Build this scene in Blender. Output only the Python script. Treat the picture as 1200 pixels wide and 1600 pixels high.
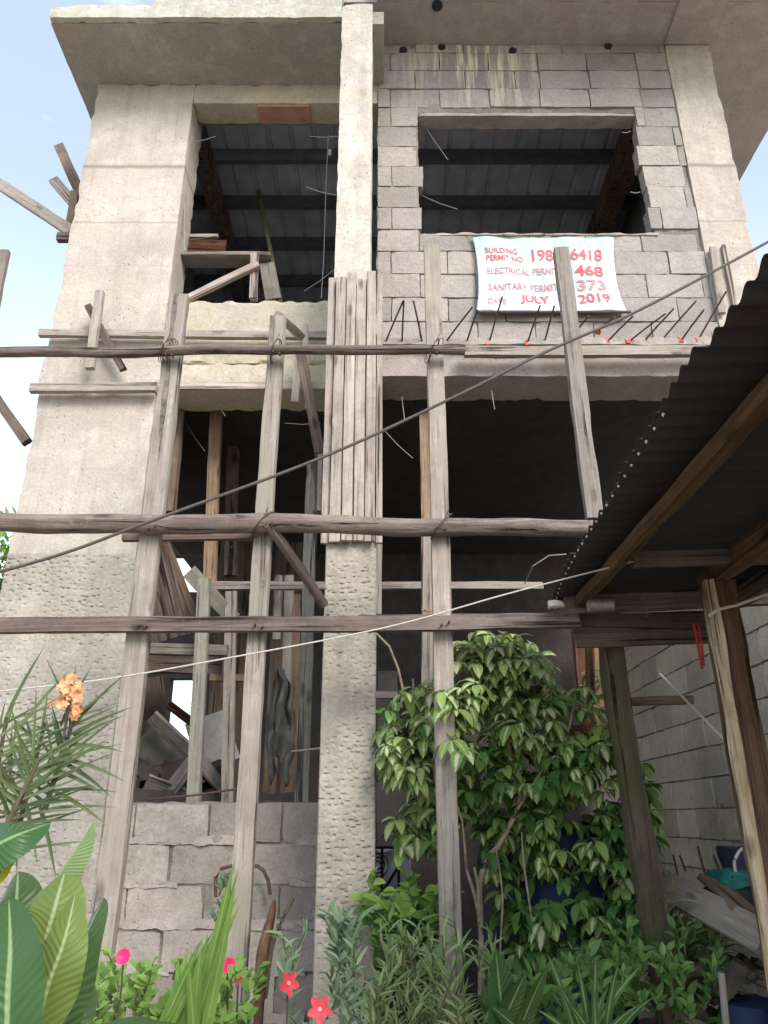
import bpy, math, random
from mathutils import Vector, Matrix, noise
import numpy as np

for o in list(bpy.data.objects):
    bpy.data.objects.remove(o)
scene = bpy.context.scene
COL = scene.collection
R = random.Random(7)

# ------------------------------------------------------------------ camera
EYE = 1.55
CAM = Vector((0, 0, EYE))
PITCH = math.atan(0.4)
CP, SP = math.cos(PITCH), math.sin(PITCH)
cd = bpy.data.cameras.new('camera')
cam = bpy.data.objects.new('camera', cd)
COL.objects.link(cam)
cd.sensor_fit = 'VERTICAL'
cd.sensor_height = 32
cd.lens = 24
cd.clip_start = 0.05
cd.clip_end = 1000
cam.location = CAM
cam.rotation_euler = (math.pi / 2 + PITCH, 0, 0)
scene.camera = cam

# ------------------------------------------------------------------ world, sun, exposure
SUN_EL, SUN_AZ = 35, 150       # azimuth measured clockwise from +Y
w = bpy.data.worlds.new('World')
scene.world = w
w.use_nodes = True
nt = w.node_tree
nt.nodes.clear()
out = nt.nodes.new('ShaderNodeOutputWorld')
bg = nt.nodes.new('ShaderNodeBackground')
sky = nt.nodes.new('ShaderNodeTexSky')
sky.sky_type = 'NISHITA'
sky.sun_disc = False
sky.sun_elevation = math.radians(SUN_EL)
sky.sun_rotation = math.radians(SUN_AZ)
sky.air_density = 1.0
sky.dust_density = 1.0
sky.ozone_density = 1.0
tc = nt.nodes.new('ShaderNodeTexCoord')
mp = nt.nodes.new('ShaderNodeMapping')
mp.inputs['Scale'].default_value = (1.6, 1.6, 3.4)
mp.inputs['Location'].default_value = (0.6, 0.2, 0.35)
nz = nt.nodes.new('ShaderNodeTexNoise')
nz.inputs['Scale'].default_value = 1.5
nz.inputs['Detail'].default_value = 7
nz.inputs['Roughness'].default_value = 0.55
rp = nt.nodes.new('ShaderNodeValToRGB')
rp.color_ramp.elements[0].position = 0.62
rp.color_ramp.elements[1].position = 0.9
sep = nt.nodes.new('ShaderNodeSeparateXYZ')
mr = nt.nodes.new('ShaderNodeMapRange')       # more cloud low down
mr.inputs['From Min'].default_value = 0.12
mr.inputs['From Max'].default_value = 0.66
mr.inputs['To Min'].default_value = 0.85
mr.inputs['To Max'].default_value = 0.28
ad = nt.nodes.new('ShaderNodeMath'); ad.operation = 'ADD'; ad.use_clamp = True
mx = nt.nodes.new('ShaderNodeMixRGB')
mx.inputs['Color2'].default_value = (6.0, 6.7, 6.8, 1)
nt.links.new(tc.outputs['Generated'], mp.inputs[0])
nt.links.new(mp.outputs[0], nz.inputs['Vector'])
nt.links.new(nz.outputs['Fac'], rp.inputs[0])
nt.links.new(tc.outputs['Generated'], sep.inputs[0])
nt.links.new(sep.outputs['Z'], mr.inputs['Value'])
nt.links.new(rp.outputs[0], ad.inputs[0])
nt.links.new(mr.outputs[0], ad.inputs[1])
nt.links.new(ad.outputs[0], mx.inputs['Fac'])
nt.links.new(sky.outputs[0], mx.inputs['Color1'])
nt.links.new(mx.outputs[0], bg.inputs['Color'])
bg.inputs['Strength'].default_value = 0.135
nt.links.new(bg.outputs[0], out.inputs[0])

sd = bpy.data.lights.new('sun', 'SUN')
sd.energy = 2.0
sd.angle = math.radians(26)
sd.color = (1.0, 0.93, 0.86)
sun = bpy.data.objects.new('sun', sd)
COL.objects.link(sun)
el, az = math.radians(SUN_EL), math.radians(SUN_AZ)
sdir = Vector((math.sin(az) * math.cos(el), math.cos(az) * math.cos(el), math.sin(el)))
sun.rotation_euler = sdir.to_track_quat('Z', 'Y').to_euler()
scene.view_settings.view_transform = 'Standard'
scene.view_settings.look = 'None'
scene.view_settings.exposure = 1.08
scene.view_settings.gamma = 1
scene.cycles.max_bounces = 8
scene.cycles.use_denoising = True


# ------------------------------------------------------------------ helpers
def P(px, py, Y):
    """point at real depth Y (metres in front of the camera foot) seen at pixel px,py of the 1200x1600 photo"""
    u, v = (px - 600) / 1200, (800 - py) / 1200
    dy, dz = CP - v * SP, SP + v * CP
    t = Y / dy
    return Vector((u * t, Y, dz * t + EYE))


def nv(p, s, seed=0.0):
    return noise.noise_vector(Vector((p[0] * s + seed, p[1] * s - seed, p[2] * s + seed * .5)))


class MB:
    def __init__(self):
        self.v, self.f, self.uv, self.t = [], [], [], []

    def rbox(self, x0, x1, y0, y1, z0, z1, step=.05, amp=.004, freq=6, seed=0., M=None, chip=0.):
        nx = max(1, min(60, round((x1 - x0) / step)))
        ny = max(1, min(60, round((y1 - y0) / step)))
        nzz = max(1, min(90, round((z1 - z0) / step)))
        idx = {}
        base = len(self.v)
        cx, cy, cz = (x0 + x1) / 2, (y0 + y1) / 2, (z0 + z1) / 2

        def g(i, j, k):
            key = (i, j, k)
            if key not in idx:
                p = Vector((x0 + (x1 - x0) * i / nx, y0 + (y1 - y0) * j / ny, z0 + (z1 - z0) * k / nzz))
                q = p + nv(p, freq, seed) * amp + nv(p, freq * 4, seed + 3) * amp * .35
                if chip:
                    ne = (i in (0, nx)) + (j in (0, ny)) + (k in (0, nzz))
                    if ne >= 2:
                        c = max(0, noise.noise(p * 11 + Vector((seed, 5, 2))) + .12) * chip * (ne - 1)
                        dd = Vector((cx, cy, cz)) - p
                        q += Vector((math.copysign(c, dd.x) if i in (0, nx) else 0,
                                     math.copysign(c, dd.y) if j in (0, ny) else 0,
                                     math.copysign(c, dd.z) if k in (0, nzz) else 0))
                if M: q = M @ q
                idx[key] = len(self.v)
                self.v.append(q)
            return idx[key]
        for i in range(nx):
            for k in range(nzz):
                self.f.append((g(i, 0, k), g(i + 1, 0, k), g(i + 1, 0, k + 1), g(i, 0, k + 1)))
                self.f.append((g(i, ny, k + 1), g(i + 1, ny, k + 1), g(i + 1, ny, k), g(i, ny, k)))
        for j in range(ny):
            for k in range(nzz):
                self.f.append((g(0, j, k + 1), g(0, j + 1, k + 1), g(0, j + 1, k), g(0, j, k)))
                self.f.append((g(nx, j, k), g(nx, j + 1, k), g(nx, j + 1, k + 1), g(nx, j, k + 1)))
        for i in range(nx):
            for j in range(ny):
                self.f.append((g(i, j, nzz), g(i + 1, j, nzz), g(i + 1, j + 1, nzz), g(i, j + 1, nzz)))
                self.f.append((g(i, j + 1, 0), g(i + 1, j + 1, 0), g(i + 1, j, 0), g(i, j, 0)))
        return self

    def tube(self, pts, r, n=8, r2=None, jit=0., seed=0.):
        r2 = r if r2 is None else r2
        pts = [Vector(p) for p in pts]
        rings = []
        for i, p in enumerate(pts):
            d = (pts[min(i + 1, len(pts) - 1)] - pts[max(i - 1, 0)]).normalized()
            a = Vector((0, 0, 1)) if abs(d.z) < .9 else Vector((1, 0, 0))
            x = d.cross(a).normalized(); y = d.cross(x)
            rr = r + (r2 - r) * i / max(1, len(pts) - 1)
            ring = []
            for k in range(n):
                an = 2 * math.pi * k / n
                q = (x * math.cos(an) + y * math.sin(an))
                rk = rr * (1 + (noise.noise(Vector((p.x * 7 + q.x * 1.3, p.y * 7 + q.y * 1.3, p.z * 7 + q.z * 1.3 + seed))) * jit if jit else 0))
                ring.append(len(self.v)); self.v.append(p + q * rk)
            rings.append(ring)
        for a, b in zip(rings, rings[1:]):
            for k in range(n):
                self.f.append((a[k], b[k], b[(k + 1) % n], a[(k + 1) % n]))
        self.f.append(tuple(rings[0])); self.f.append(tuple(reversed(rings[-1])))
        return self

    def leaf(self, base, d, nrm, L, W, droop=.3, fold=.15, segs=4, nc=3, prof='ovate', tint=None, wav=0., twist=0.):
        d = Vector(d).normalized()
        nrm = Vector(nrm)
        s = d.cross(nrm)
        if s.length < 1e-4: s = d.cross(Vector((.3, 1, .2)))
        s.normalize()
        p = Vector(base); cur = d.copy()
        b0 = len(self.v)
        tint = R.random() if tint is None else tint
        ph = R.random() * 6
        for i in range(segs + 1):
            t = i / segs
            if prof == 'ovate': wd = math.sin(math.pi * min(1, (t * .97 + .03) ** .75)) ** .8
            elif prof == 'lance': wd = math.sin(math.pi * (t * .98 + .01) ** .6) ** .7
            elif prof == 'blade': wd = min(1, t * 4 + .55) * (1 - t ** 2.6) + .02
            else: wd = math.sin(math.pi * (t * .96 + .02) ** 1.15) ** .65     # obovate / paddle
            wd = max(wd, .03) * W / 2
            n2 = s.cross(cur).normalized()
            if twist:
                s = (Matrix.Rotation(twist / segs, 3, cur) @ s).normalized()
            for c in range(nc):
                a = c / (nc - 1) * 2 - 1
                off = n2 * (abs(a) ** 1.3 * fold * wd)
                if wav: off += n2 * math.sin(t * 17 + ph + a) * wav * abs(a) ** 2 * wd
                self.v.append(p + s * (a * wd) + off)
                self.uv.append((c / (nc - 1), t)); self.t.append(tint)
            cur = (cur + Vector((0, 0, -1)) * (droop / segs)).normalized()
            s = (s - cur * s.dot(cur)).normalized()
            p = p + cur * (L / segs)
        for i in range(segs):
            for c in range(nc - 1):
                a = b0 + i * nc + c
                self.f.append((a, a + 1, a + nc + 1, a + nc))
        return self

    def build(self, name, mat, parent=None, M=None, sharp=35, smooth=True, thick=0):
        me = bpy.data.meshes.new(name)
        me.from_pydata([tuple(v) for v in self.v], [], self.f)
        if self.uv and len(self.uv) == len(self.v):
            ul = me.uv_layers.new(name='UVMap')
            ca = me.color_attributes.new('tint', 'FLOAT_COLOR', 'POINT')
            arr = np.zeros((len(self.v), 4), np.float32); arr[:, 0] = self.t; arr[:, 3] = 1
            ca.data.foreach_set('color', arr.ravel())
            li = np.zeros(len(me.loops), np.int32); me.loops.foreach_get('vertex_index', li)
            ul.data.foreach_set('uv', np.array(self.uv, np.float32)[li].ravel())
        me.materials.append(mat)
        if smooth:
            me.polygons.foreach_set('use_smooth', [True] * len(me.polygons))
            me.set_sharp_from_angle(angle=math.radians(sharp))
        me.update()
        o = bpy.data.objects.new(name, me)
        COL.objects.link(o)
        if parent is not None:
            o.parent = parent
            o.matrix_parent_inverse = Matrix.Translation(-parent.location)
        if M is not None:
            o.matrix_basis = M
        return o


def tag(o, label=None, cat=None, group=None, kind=None):
    if label: o['label'] = label
    if cat: o['category'] = cat
    if group: o['group'] = group
    if kind: o['kind'] = kind
    return o


def empty(name, loc, label, cat, group=None):
    o = bpy.data.objects.new(name, None)
    o.location = loc
    o.empty_display_size = .1
    COL.objects.link(o)
    return tag(o, label, cat, group)


def frame(p0, p1, ref=Vector((0, 1, 0))):
    z = (Vector(p1) - Vector(p0)).normalized()
    x = ref.cross(z)
    if x.length < .05: x = Vector((1, 0, 0)).cross(z)
    x.normalize(); y = z.cross(x)
    M = Matrix(((x.x, y.x, z.x), (x.y, y.y, z.y), (x.z, y.z, z.z))).to_4x4()
    M.translation = Vector(p0)
    return M


def timber(name, p0, p1, w_, d_, mat, parent=None, amp=.004, ref=Vector((0, 1, 0)), log=False, roll=0., bow=.008):
    """a sawn length (or a round pole) from p0 to p1; local z runs along the grain"""
    L = (Vector(p1) - Vector(p0)).length
    M = frame(p0, p1, ref)
    if roll: M = M @ Matrix.Rotation(roll, 4, 'Z')
    mb = MB(); sd_ = R.random() * 50
    if log:
        n = max(6, int(L / .06))
        pts = [Vector((noise.noise(Vector((i * .11, sd_, 0))) * bow * 2, noise.noise(Vector((i * .11, 0, sd_))) * bow * 2, L * i / n)) for i in range(n + 1)]
        mb.tube(pts, w_ / 2, 16, d_ / 2, jit=.16, seed=sd_)
    else:
        n = max(4, min(80, int(L / .045)))
        idx0 = 0
        cs = [(-1, -1), (-.35, -1), (.35, -1), (1, -1), (1, -.3), (1, .3), (1, 1), (.35, 1), (-.35, 1), (-1, 1), (-1, .3), (-1, -.3)]
        for i in range(n + 1):
            z = L * i / n
            bx = noise.noise(Vector((z * .8, sd_, 1))) * bow
            by = noise.noise(Vector((z * .8, 2, sd_))) * bow
            for a, b in cs:
                e = 1.0
                if abs(a) == 1 and abs(b) == 1: e = .955 - max(0, noise.noise(Vector((z * 5, a * 3 + sd_, b * 3)))) * .16
                p = Vector((a * w_ / 2 * e + bx, b * d_ / 2 * e + by, z))
                p += nv((a * .4, b * .4, z * 1.2), 3.1, sd_) * amp
                mb.v.append(p)
        m = len(cs)
        for i in range(n):
            for k in range(m):
                a, b = i * m + k, i * m + (k + 1) % m
                mb.f.append((a, b, b + m, a + m))
        mb.f.append(tuple(reversed(range(m)))); mb.f.append(tuple(range(n * m, n * m + m)))
    return mb.build(name, mat, parent, M, sharp=50)


# ------------------------------------------------------------------ materials
def newmat(name):
    m = bpy.data.materials.new(name); m.use_nodes = True
    n = m.node_tree.nodes; n.clear()
    o = n.new('ShaderNodeOutputMaterial'); b = n.new('ShaderNodeBsdfPrincipled')
    m.node_tree.links.new(b.outputs[0], o.inputs[0])
    return m, m.node_tree, b, o


def N(t, kind, **kw):
    n = t.nodes.new(kind)
    for k, v in kw.items():
        if k in n.inputs: n.inputs[k].default_value = v
        else: setattr(n, k, v)
    return n


def noise_n(t, co, scale, detail=5, rough=.6, mscale=None, loc=None):
    if mscale or loc:
        m = N(t, 'ShaderNodeMapping')
        if mscale: m.inputs['Scale'].default_value = mscale
        if loc: m.inputs['Location'].default_value = loc
        t.links.new(co, m.inputs[0]); co = m.outputs[0]
    n = N(t, 'ShaderNodeTexNoise', Scale=scale, Detail=detail, Roughness=rough)
    t.links.new(co, n.inputs['Vector'])
    return n.outputs['Fac']


def ramp(t, fac, stops):
    r = N(t, 'ShaderNodeValToRGB')
    e = r.color_ramp.elements
    while len(e) < len(stops): e.new(.5)
    for el_, (p, c) in zip(e, stops):
        el_.position = p
        el_.color = (c, c, c, 1) if isinstance(c, (int, float)) else (*c, 1)
    t.links.new(fac, r.inputs[0])
    return r.outputs[0]


def mix(t, fac, a, b, mode='MIX'):
    m = N(t, 'ShaderNodeMixRGB', blend_type=mode)
    if isinstance(fac, (int, float)): m.inputs[0].default_value = fac
    else: t.links.new(fac, m.inputs[0])
    for i, c in ((1, a), (2, b)):
        if isinstance(c, tuple): m.inputs[i].default_value = (*c, 1)
        else: t.links.new(c, m.inputs[i])
    return m.outputs[0]


def bump(t, b, h, strength, dist, prev=None):
    n = N(t, 'ShaderNodeBump', Strength=strength, Distance=dist)
    t.links.new(h, n.inputs['Height'])
    if prev is not None: t.links.new(prev, n.inputs['Normal'])
    t.links.new(n.outputs[0], b.inputs['Normal'])
    return n.outputs[0]


def concrete(name, base, dark, light, warm=(.5, .42, .2), warm_amt=.25, streak=.25, lines=None, pit=.5, rough=.9, bstr=.5, drip=None, tint=False):
    m, t, b, o = newmat(name)
    co = N(t, 'ShaderNodeTexCoord').outputs['Object']
    big = noise_n(t, co, 1.3, 6, .62)
    med = noise_n(t, co, 7, 6, .65)
    fine = noise_n(t, co, 60, 4, .7)
    c = mix(t, ramp(t, big, [(.35, 0.), (.65, 1.)]), dark, base)
    c = mix(t, ramp(t, med, [(.45, 0.), (.72, .8)]), c, light)
    wn = noise_n(t, co, 2.1, 5, .6, loc=(4, 9, 2))
    wm = N(t, 'ShaderNodeMath', operation='MULTIPLY'); wm.inputs[1].default_value = warm_amt
    t.links.new(ramp(t, wn, [(.5, 0.), (.68, 1.)]), wm.inputs[0])
    c = mix(t, wm.outputs[0], c, warm)
    st = noise_n(t, co, 9, 5, .6, mscale=(1.6, 1.6, .13))
    sm = N(t, 'ShaderNodeMath', operation='MULTIPLY'); sm.inputs[1].default_value = streak
    t.links.new(ramp(t, st, [(.5, 0.), (.7, 1.)]), sm.inputs[0])
    c = mix(t, sm.outputs[0], c, tuple(x * .55 for x in dark))
    c = mix(t, .5, c, ramp(t, fine, [(.3, .5), (.7, 1.)]), 'MULTIPLY')
    gr_ = noise_n(t, co, 24, 6, .75, loc=(5, 5, 5))
    c = mix(t, ramp(t, gr_, [(.56, 0.), (.66, .5)]), c, tuple(x * .6 for x in dark))
    # pits and small dark nicks
    vo = N(t, 'ShaderNodeTexVoronoi', Scale=26.0)
    wob = N(t, 'ShaderNodeVectorMath', operation='ADD')
    nn = N(t, 'ShaderNodeTexNoise', Scale=14.0); t.links.new(co, nn.inputs['Vector'])
    nm = N(t, 'ShaderNodeVectorMath', operation='SCALE'); nm.inputs['Scale'].default_value = .06
    t.links.new(nn.outputs['Color'], nm.inputs[0]); t.links.new(co, wob.inputs[0]); t.links.new(nm.outputs[0], wob.inputs[1])
    t.links.new(wob.outputs[0], vo.inputs['Vector'])
    pm = ramp(t, vo.outputs['Distance'], [(.06, 1.), (.2, 0.)])
    gate = ramp(t, noise_n(t, co, 5, 3, .6, loc=(1, 1, 7)), [(.5, 0.), (.62, 1.)])
    pg = N(t, 'ShaderNodeMath', operation='MULTIPLY'); t.links.new(pm, pg.inputs[0]); t.links.new(gate, pg.inputs[1])
    pk = N(t, 'ShaderNodeMath', operation='MULTIPLY'); pk.inputs[1].default_value = pit; t.links.new(pg.outputs[0], pk.inputs[0])
    c = mix(t, pk.outputs[0], c, tuple(x * .35 for x in dark))
    if tint:
        at = N(t, 'ShaderNodeAttribute', attribute_name='tint'); ts = N(t, 'ShaderNodeSeparateXYZ'); t.links.new(at.outputs['Color'], ts.inputs[0])
        c = mix(t, 1., c, ramp(t, ts.outputs['X'], [(0., .72), (1., 1.)]), 'MULTIPLY')
    if drip:      # white laitance runs below height drip[0]
        z = N(t, 'ShaderNodeSeparateXYZ'); t.links.new(co, z.inputs[0])
        g1 = N(t, 'ShaderNodeMapRange'); g1.inputs['From Min'].default_value = drip[0]; g1.inputs['From Max'].default_value = drip[1]
        t.links.new(z.outputs['Z'], g1.inputs['Value'])
        dn = noise_n(t, co, 13, 4, .6, mscale=(1.3, 1.3, .07), loc=(3, 0, 0))
        x1 = N(t, 'ShaderNodeMapRange'); x1.inputs['From Min'].default_value = .75; x1.inputs['From Max'].default_value = .1
        xa = N(t, 'ShaderNodeMath', operation='SUBTRACT'); xa.inputs[1].default_value = .75
        t.links.new(z.outputs['X'], xa.inputs[0])
        xb = N(t, 'ShaderNodeMath', operation='ABSOLUTE'); t.links.new(xa.outputs[0], xb.inputs[0]); t.links.new(xb.outputs[0], x1.inputs['Value'])
        q = N(t, 'ShaderNodeMath', operation='MULTIPLY'); t.links.new(ramp(t, dn, [(.5, 0.), (.6, 1.)]), q.inputs[0]); t.links.new(g1.outputs[0], q.inputs[1])
        q2 = N(t, 'ShaderNodeMath', operation='MULTIPLY'); t.links.new(q.outputs[0], q2.inputs[0]); t.links.new(x1.outputs[0], q2.inputs[1])
        c = mix(t, q2.outputs[0], c, (.72, .68, .52))
    if lines:     # board-form joints at these heights
        z = N(t, 'ShaderNodeSeparateXYZ'); t.links.new(co, z.inputs[0])
        for zz, hw, a in lines:
            wz = N(t, 'ShaderNodeMath', operation='MULTIPLY_ADD'); wz.inputs[1].default_value = .035
            t.links.new(med, wz.inputs[0]); t.links.new(z.outputs['Z'], wz.inputs[2])
            s1 = N(t, 'ShaderNodeMath', operation='SUBTRACT'); s1.inputs[1].default_value = zz + .0175
            t.links.new(wz.outputs[0], s1.inputs[0])
            s2 = N(t, 'ShaderNodeMath', operation='ABSOLUTE'); t.links.new(s1.outputs[0], s2.inputs[0])
            mm = N(t, 'ShaderNodeMapRange'); mm.inputs['From Min'].default_value = hw; mm.inputs['From Max'].default_value = 0
            mm.inputs['To Max'].default_value = a
            t.links.new(s2.outputs[0], mm.inputs['Value'])
            c = mix(t, mm.outputs[0], c, tuple(x * .4 for x in dark))
    t.links.new(c, b.inputs['Base Color'])
    b.inputs['Roughness'].default_value = rough
    b.inputs['Specular IOR Level'].default_value = .25
    h1 = bump(t, b, med, bstr, .02)
    h2 = bump(t, b, fine, bstr * .7, .006, h1)
    iv = N(t, 'ShaderNodeMath', operation='MULTIPLY'); iv.inputs[1].default_value = -1; t.links.new(pg.outputs[0], iv.inputs[0])
    bump(t, b, iv.outputs[0], .6, .01, h2)
    return m


def wood(name, base, dark, light, rough=.85, grain=1., moss=None, paint=None):
    m, t, b, o = newmat(name)
    tcn = N(t, 'ShaderNodeTexCoord')
    oi = N(t, 'ShaderNodeObjectInfo')
    ofs = N(t, 'ShaderNodeVectorMath', operation='SCALE'); 
    cb = N(t, 'ShaderNodeCombineXYZ')
    for i in range(3): t.links.new(oi.outputs['Random'], cb.inputs[i])
    t.links.new(cb.outputs[0], ofs.inputs[0]); ofs.inputs['Scale'].default_value = 37
    av = N(t, 'ShaderNodeVectorMath', operation='ADD')
    t.links.new(tcn.outputs['Object'], av.inputs[0]); t.links.new(ofs.outputs[0], av.inputs[1])
    co = av.outputs[0]
    g1 = noise_n(t, co, 22, 5, .65, mscale=(1.6, 1.6, .06))
    g2 = noise_n(t, co, 70, 3, .6, mscale=(1.8, 1.8, .05))
    big = noise_n(t, co, 3, 5, .6, mscale=(1, 1, .6))
    fine = noise_n(t, co, 90, 3, .7)
    c = mix(t, ramp(t, big, [(.35, 0.), (.65, 1.)]), dark, base)
    c = mix(t, ramp(t, g1, [(.42, .0), (.7, .9)]), c, light)
    c = mix(t, ramp(t, g2, [(.28, .75), (.44, 0.)]), c, tuple(x * .3 for x in dark))
    crack = ramp(t, noise_n(t, co, 9, 4, .6, mscale=(3, 3, .08), loc=(2, 5, 8)), [(.36, 1.), (.41, 0.)])
    c = mix(t, crack, c, tuple(x * .22 for x in dark))
    c = mix(t, .3, c, ramp(t, fine, [(.3, .55), (.7, 1.)]), 'MULTIPLY')
    kv = N(t, 'ShaderNodeTexVoronoi', Scale=1.0)
    km = N(t, 'ShaderNodeMapping'); km.inputs['Scale'].default_value = (9, 9, 3.2); t.links.new(co, km.inputs[0]); t.links.new(km.outputs[0], kv.inputs['Vector'])
    knot = ramp(t, kv.outputs['Distance'], [(.09, .85), (.2, 0.)])
    c = mix(t, knot, c, tuple(x * .35 for x in dark))
    dirt = ramp(t, noise_n(t, co, 4.5, 6, .72, loc=(9, 1, 5)), [(.46, 0.), (.68, .55)])
    c = mix(t, dirt, c, tuple(x * .55 for x in dark))
    # cement spatter
    sp = ramp(t, noise_n(t, co, 30, 4, .75, loc=(7, 2, 1)), [(.60, 0.), (.75, .4)])
    c = mix(t, sp, c, tuple(min(.6, x * 1.3) for x in light))
    if moss: c = mix(t, ramp(t, noise_n(t, co, 6, 5, .7, loc=(3, 3, 3)), [(.42, 0.), (.6, .8)]), c, moss)
    hv = N(t, 'ShaderNodeHueSaturation')
    mv = N(t, 'ShaderNodeMapRange'); mv.inputs['To Min'].default_value = .82; mv.inputs['To Max'].default_value = 1.18
    t.links.new(oi.outputs['Random'], mv.inputs['Value']); t.links.new(mv.outputs[0], hv.inputs['Value']); t.links.new(c, hv.inputs['Color'])
    t.links.new(hv.outputs[0], b.inputs['Base Color'])
    b.inputs['Roughness'].default_value = rough
    b.inputs['Specular IOR Level'].default_value = .2
    p = bump(t, b, g1, .7 * grain, .008)
    p = bump(t, b, g2, .5 * grain, .004, p)
    iv = N(t, 'ShaderNodeMath', operation='MULTIPLY'); iv.inputs[1].default_value = -1; t.links.new(crack, iv.inputs[0])
    bump(t, b, iv.outputs[0], .8, .008, p)
    return m


def plain(name, col, rough=.7, metal=0., var=.25, scale=12, spec=.4, bstr=.2, second=None):
    m, t, b, o = newmat(name)
    co = N(t, 'ShaderNodeTexCoord').outputs['Object']
    n = noise_n(t, co, scale, 6, .65)
    c = mix(t, ramp(t, n, [(.3, 0.), (.7, 1.)]), tuple(x * (1 - var) for x in (second or col)), tuple(min(1, x * (1 + var * .6)) for x in col))
    t.links.new(c, b.inputs['Base Color'])
    b.inputs['Roughness'].default_value = rough; b.inputs['Metallic'].default_value = metal
    b.inputs['Specular IOR Level'].default_value = spec
    if bstr: bump(t, b, n, bstr, .01)
    return m


def leafmat(name, ca, cb, cmid=None, edge=None, midw=.12, rough=.42, trans=.3, vary=.35, veins=0, blotch=0.):
    """ca..cb vary from leaf to leaf; cmid a pale centre blotch or midrib; edge a differently coloured rim"""
    m, t, b, o = newmat(name)
    uv = N(t, 'ShaderNodeUVMap')
    at = N(t, 'ShaderNodeAttribute', attribute_name='tint')
    s = N(t, 'ShaderNodeSeparateXYZ'); t.links.new(uv.outputs[0], s.inputs[0])
    ts = N(t, 'ShaderNodeSeparateXYZ'); t.links.new(at.outputs['Color'], ts.inputs[0])
    tint = ts.outputs['X']
    c = mix(t, tint, ca, cb)
    a = N(t, 'ShaderNodeMath', operation='SUBTRACT'); a.inputs[1].default_value = .5; t.links.new(s.outputs['X'], a.inputs[0])
    a2 = N(t, 'ShaderNodeMath', operation='ABSOLUTE'); t.links.new(a.outputs[0], a2.inputs[0])
    co = N(t, 'ShaderNodeTexCoord').outputs['Object']
    nzz = noise_n(t, co, 45, 4, .65)
    if cmid:
        if blotch:
            w1 = N(t, 'ShaderNodeMath', operation='MULTIPLY_ADD'); w1.inputs[1].default_value = blotch; 
            t.links.new(nzz, w1.inputs[0]); t.links.new(a2.outputs[0], w1.inputs[2])
            tb = N(t, 'ShaderNodeMath', operation='MULTIPLY_ADD'); tb.inputs[1].default_value = .35; t.links.new(tint, tb.inputs[0]); t.links.new(w1.outputs[0], tb.inputs[2])
            f = ramp(t, tb.outputs[0], [(midw, 1.), (midw + .12, 0.)])
        else:
            f = ramp(t, a2.outputs[0], [(midw * .5, 1.), (midw, 0.)])
        c = mix(t, f, c, cmid)
    if edge:
        c = mix(t, ramp(t, a2.outputs[0], [(.36, 0.), (.46, 1.)]), c, edge)
    if veins:
        vv = N(t, 'ShaderNodeMath', operation='MULTIPLY_ADD'); vv.inputs[1].default_value = -.35
        t.links.new(a2.outputs[0], vv.inputs[0]); t.links.new(s.outputs['Y'], vv.inputs[2])
        v3 = N(t, 'ShaderNodeMath', operation='MULTIPLY'); v3.inputs[1].default_value = veins * 6.28; t.links.new(vv.outputs[0], v3.inputs[0])
        v4 = N(t, 'ShaderNodeMath', operation='SINE'); t.links.new(v3.outputs[0], v4.inputs[0])
        c = mix(t, ramp(t, v4.outputs[0], [(.7, 0.), (1., .08)]), c, tuple(min(1, x * 1.7 + .02) for x in cb))
        bump(t, b, v4.outputs[0], .25, .004)
    c = mix(t, vary, c, ramp(t, noise_n(t, co, 9, 4, .6), [(.3, .45), (.7, 1.)]), 'MULTIPLY')
    t.links.new(c, b.inputs['Base Color'])
    b.inputs['Roughness'].default_value = rough
    b.inputs['Specular IOR Level'].default_value = .3
    tr = N(t, 'ShaderNodeBsdfTranslucent'); t.links.new(c, tr.inputs['Color'])
    ms = N(t, 'ShaderNodeMixShader'); ms.inputs[0].default_value = trans
    t.links.new(b.outputs[0], ms.inputs[1]); t.links.new(tr.outputs[0], ms.inputs[2]); t.links.new(ms.outputs[0], o.inputs[0])
    return m


M_col = concrete('cast_concrete', (.56, .50, .455), (.46, .405, .355), (.66, .605, .56), warm=(.58, .52, .38), warm_amt=.35, streak=.3, pit=.8,
                 lines=[(EYE + 4.66, .03, .75), (EYE + 4.12, .012, .5), (EYE + 3.72, .006, .25), (EYE + 3.0, .006, .2), (EYE + 2.1, .006, .15)])
M_colm = concrete('column_concrete', (.60, .555, .51), (.46, .41, .36), (.70, .66, .61), warm=(.52, .44, .25), warm_amt=.35, streak=.25, pit=.9)
M_beam = concrete('plaster_yellow', (.56, .50, .41), (.45, .40, .33), (.66, .60, .52), warm=(.60, .52, .30), warm_amt=.4, streak=.12, pit=.4)
M_beamr = concrete('beam_concrete', (.48, .415, .39), (.34, .295, .275), (.52, .47, .44), warm=(.5, .4, .3), warm_amt=.2, streak=.1)
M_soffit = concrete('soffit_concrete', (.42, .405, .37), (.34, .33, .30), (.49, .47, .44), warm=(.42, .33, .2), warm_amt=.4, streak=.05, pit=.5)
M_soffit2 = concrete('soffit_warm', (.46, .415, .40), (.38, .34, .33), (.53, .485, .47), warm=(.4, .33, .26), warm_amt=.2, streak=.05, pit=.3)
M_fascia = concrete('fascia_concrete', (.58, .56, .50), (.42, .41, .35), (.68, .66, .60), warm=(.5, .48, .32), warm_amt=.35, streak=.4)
M_block = concrete('hollow_block', (.445, .40, .38), (.37, .33, .31), (.525, .48, .46), warm=(.42, .38, .25), warm_amt=.2, streak=.08, pit=.35, bstr=.8, drip=(EYE + 5.1, EYE + 5.75), tint=True)
M_block2 = concrete('hollow_block_grey', (.45, .395, .36), (.35, .305, .275), (.55, .49, .45), warm=(.34, .36, .28), warm_amt=.3, streak=.1, pit=.35, bstr=.9, tint=True)
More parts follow.
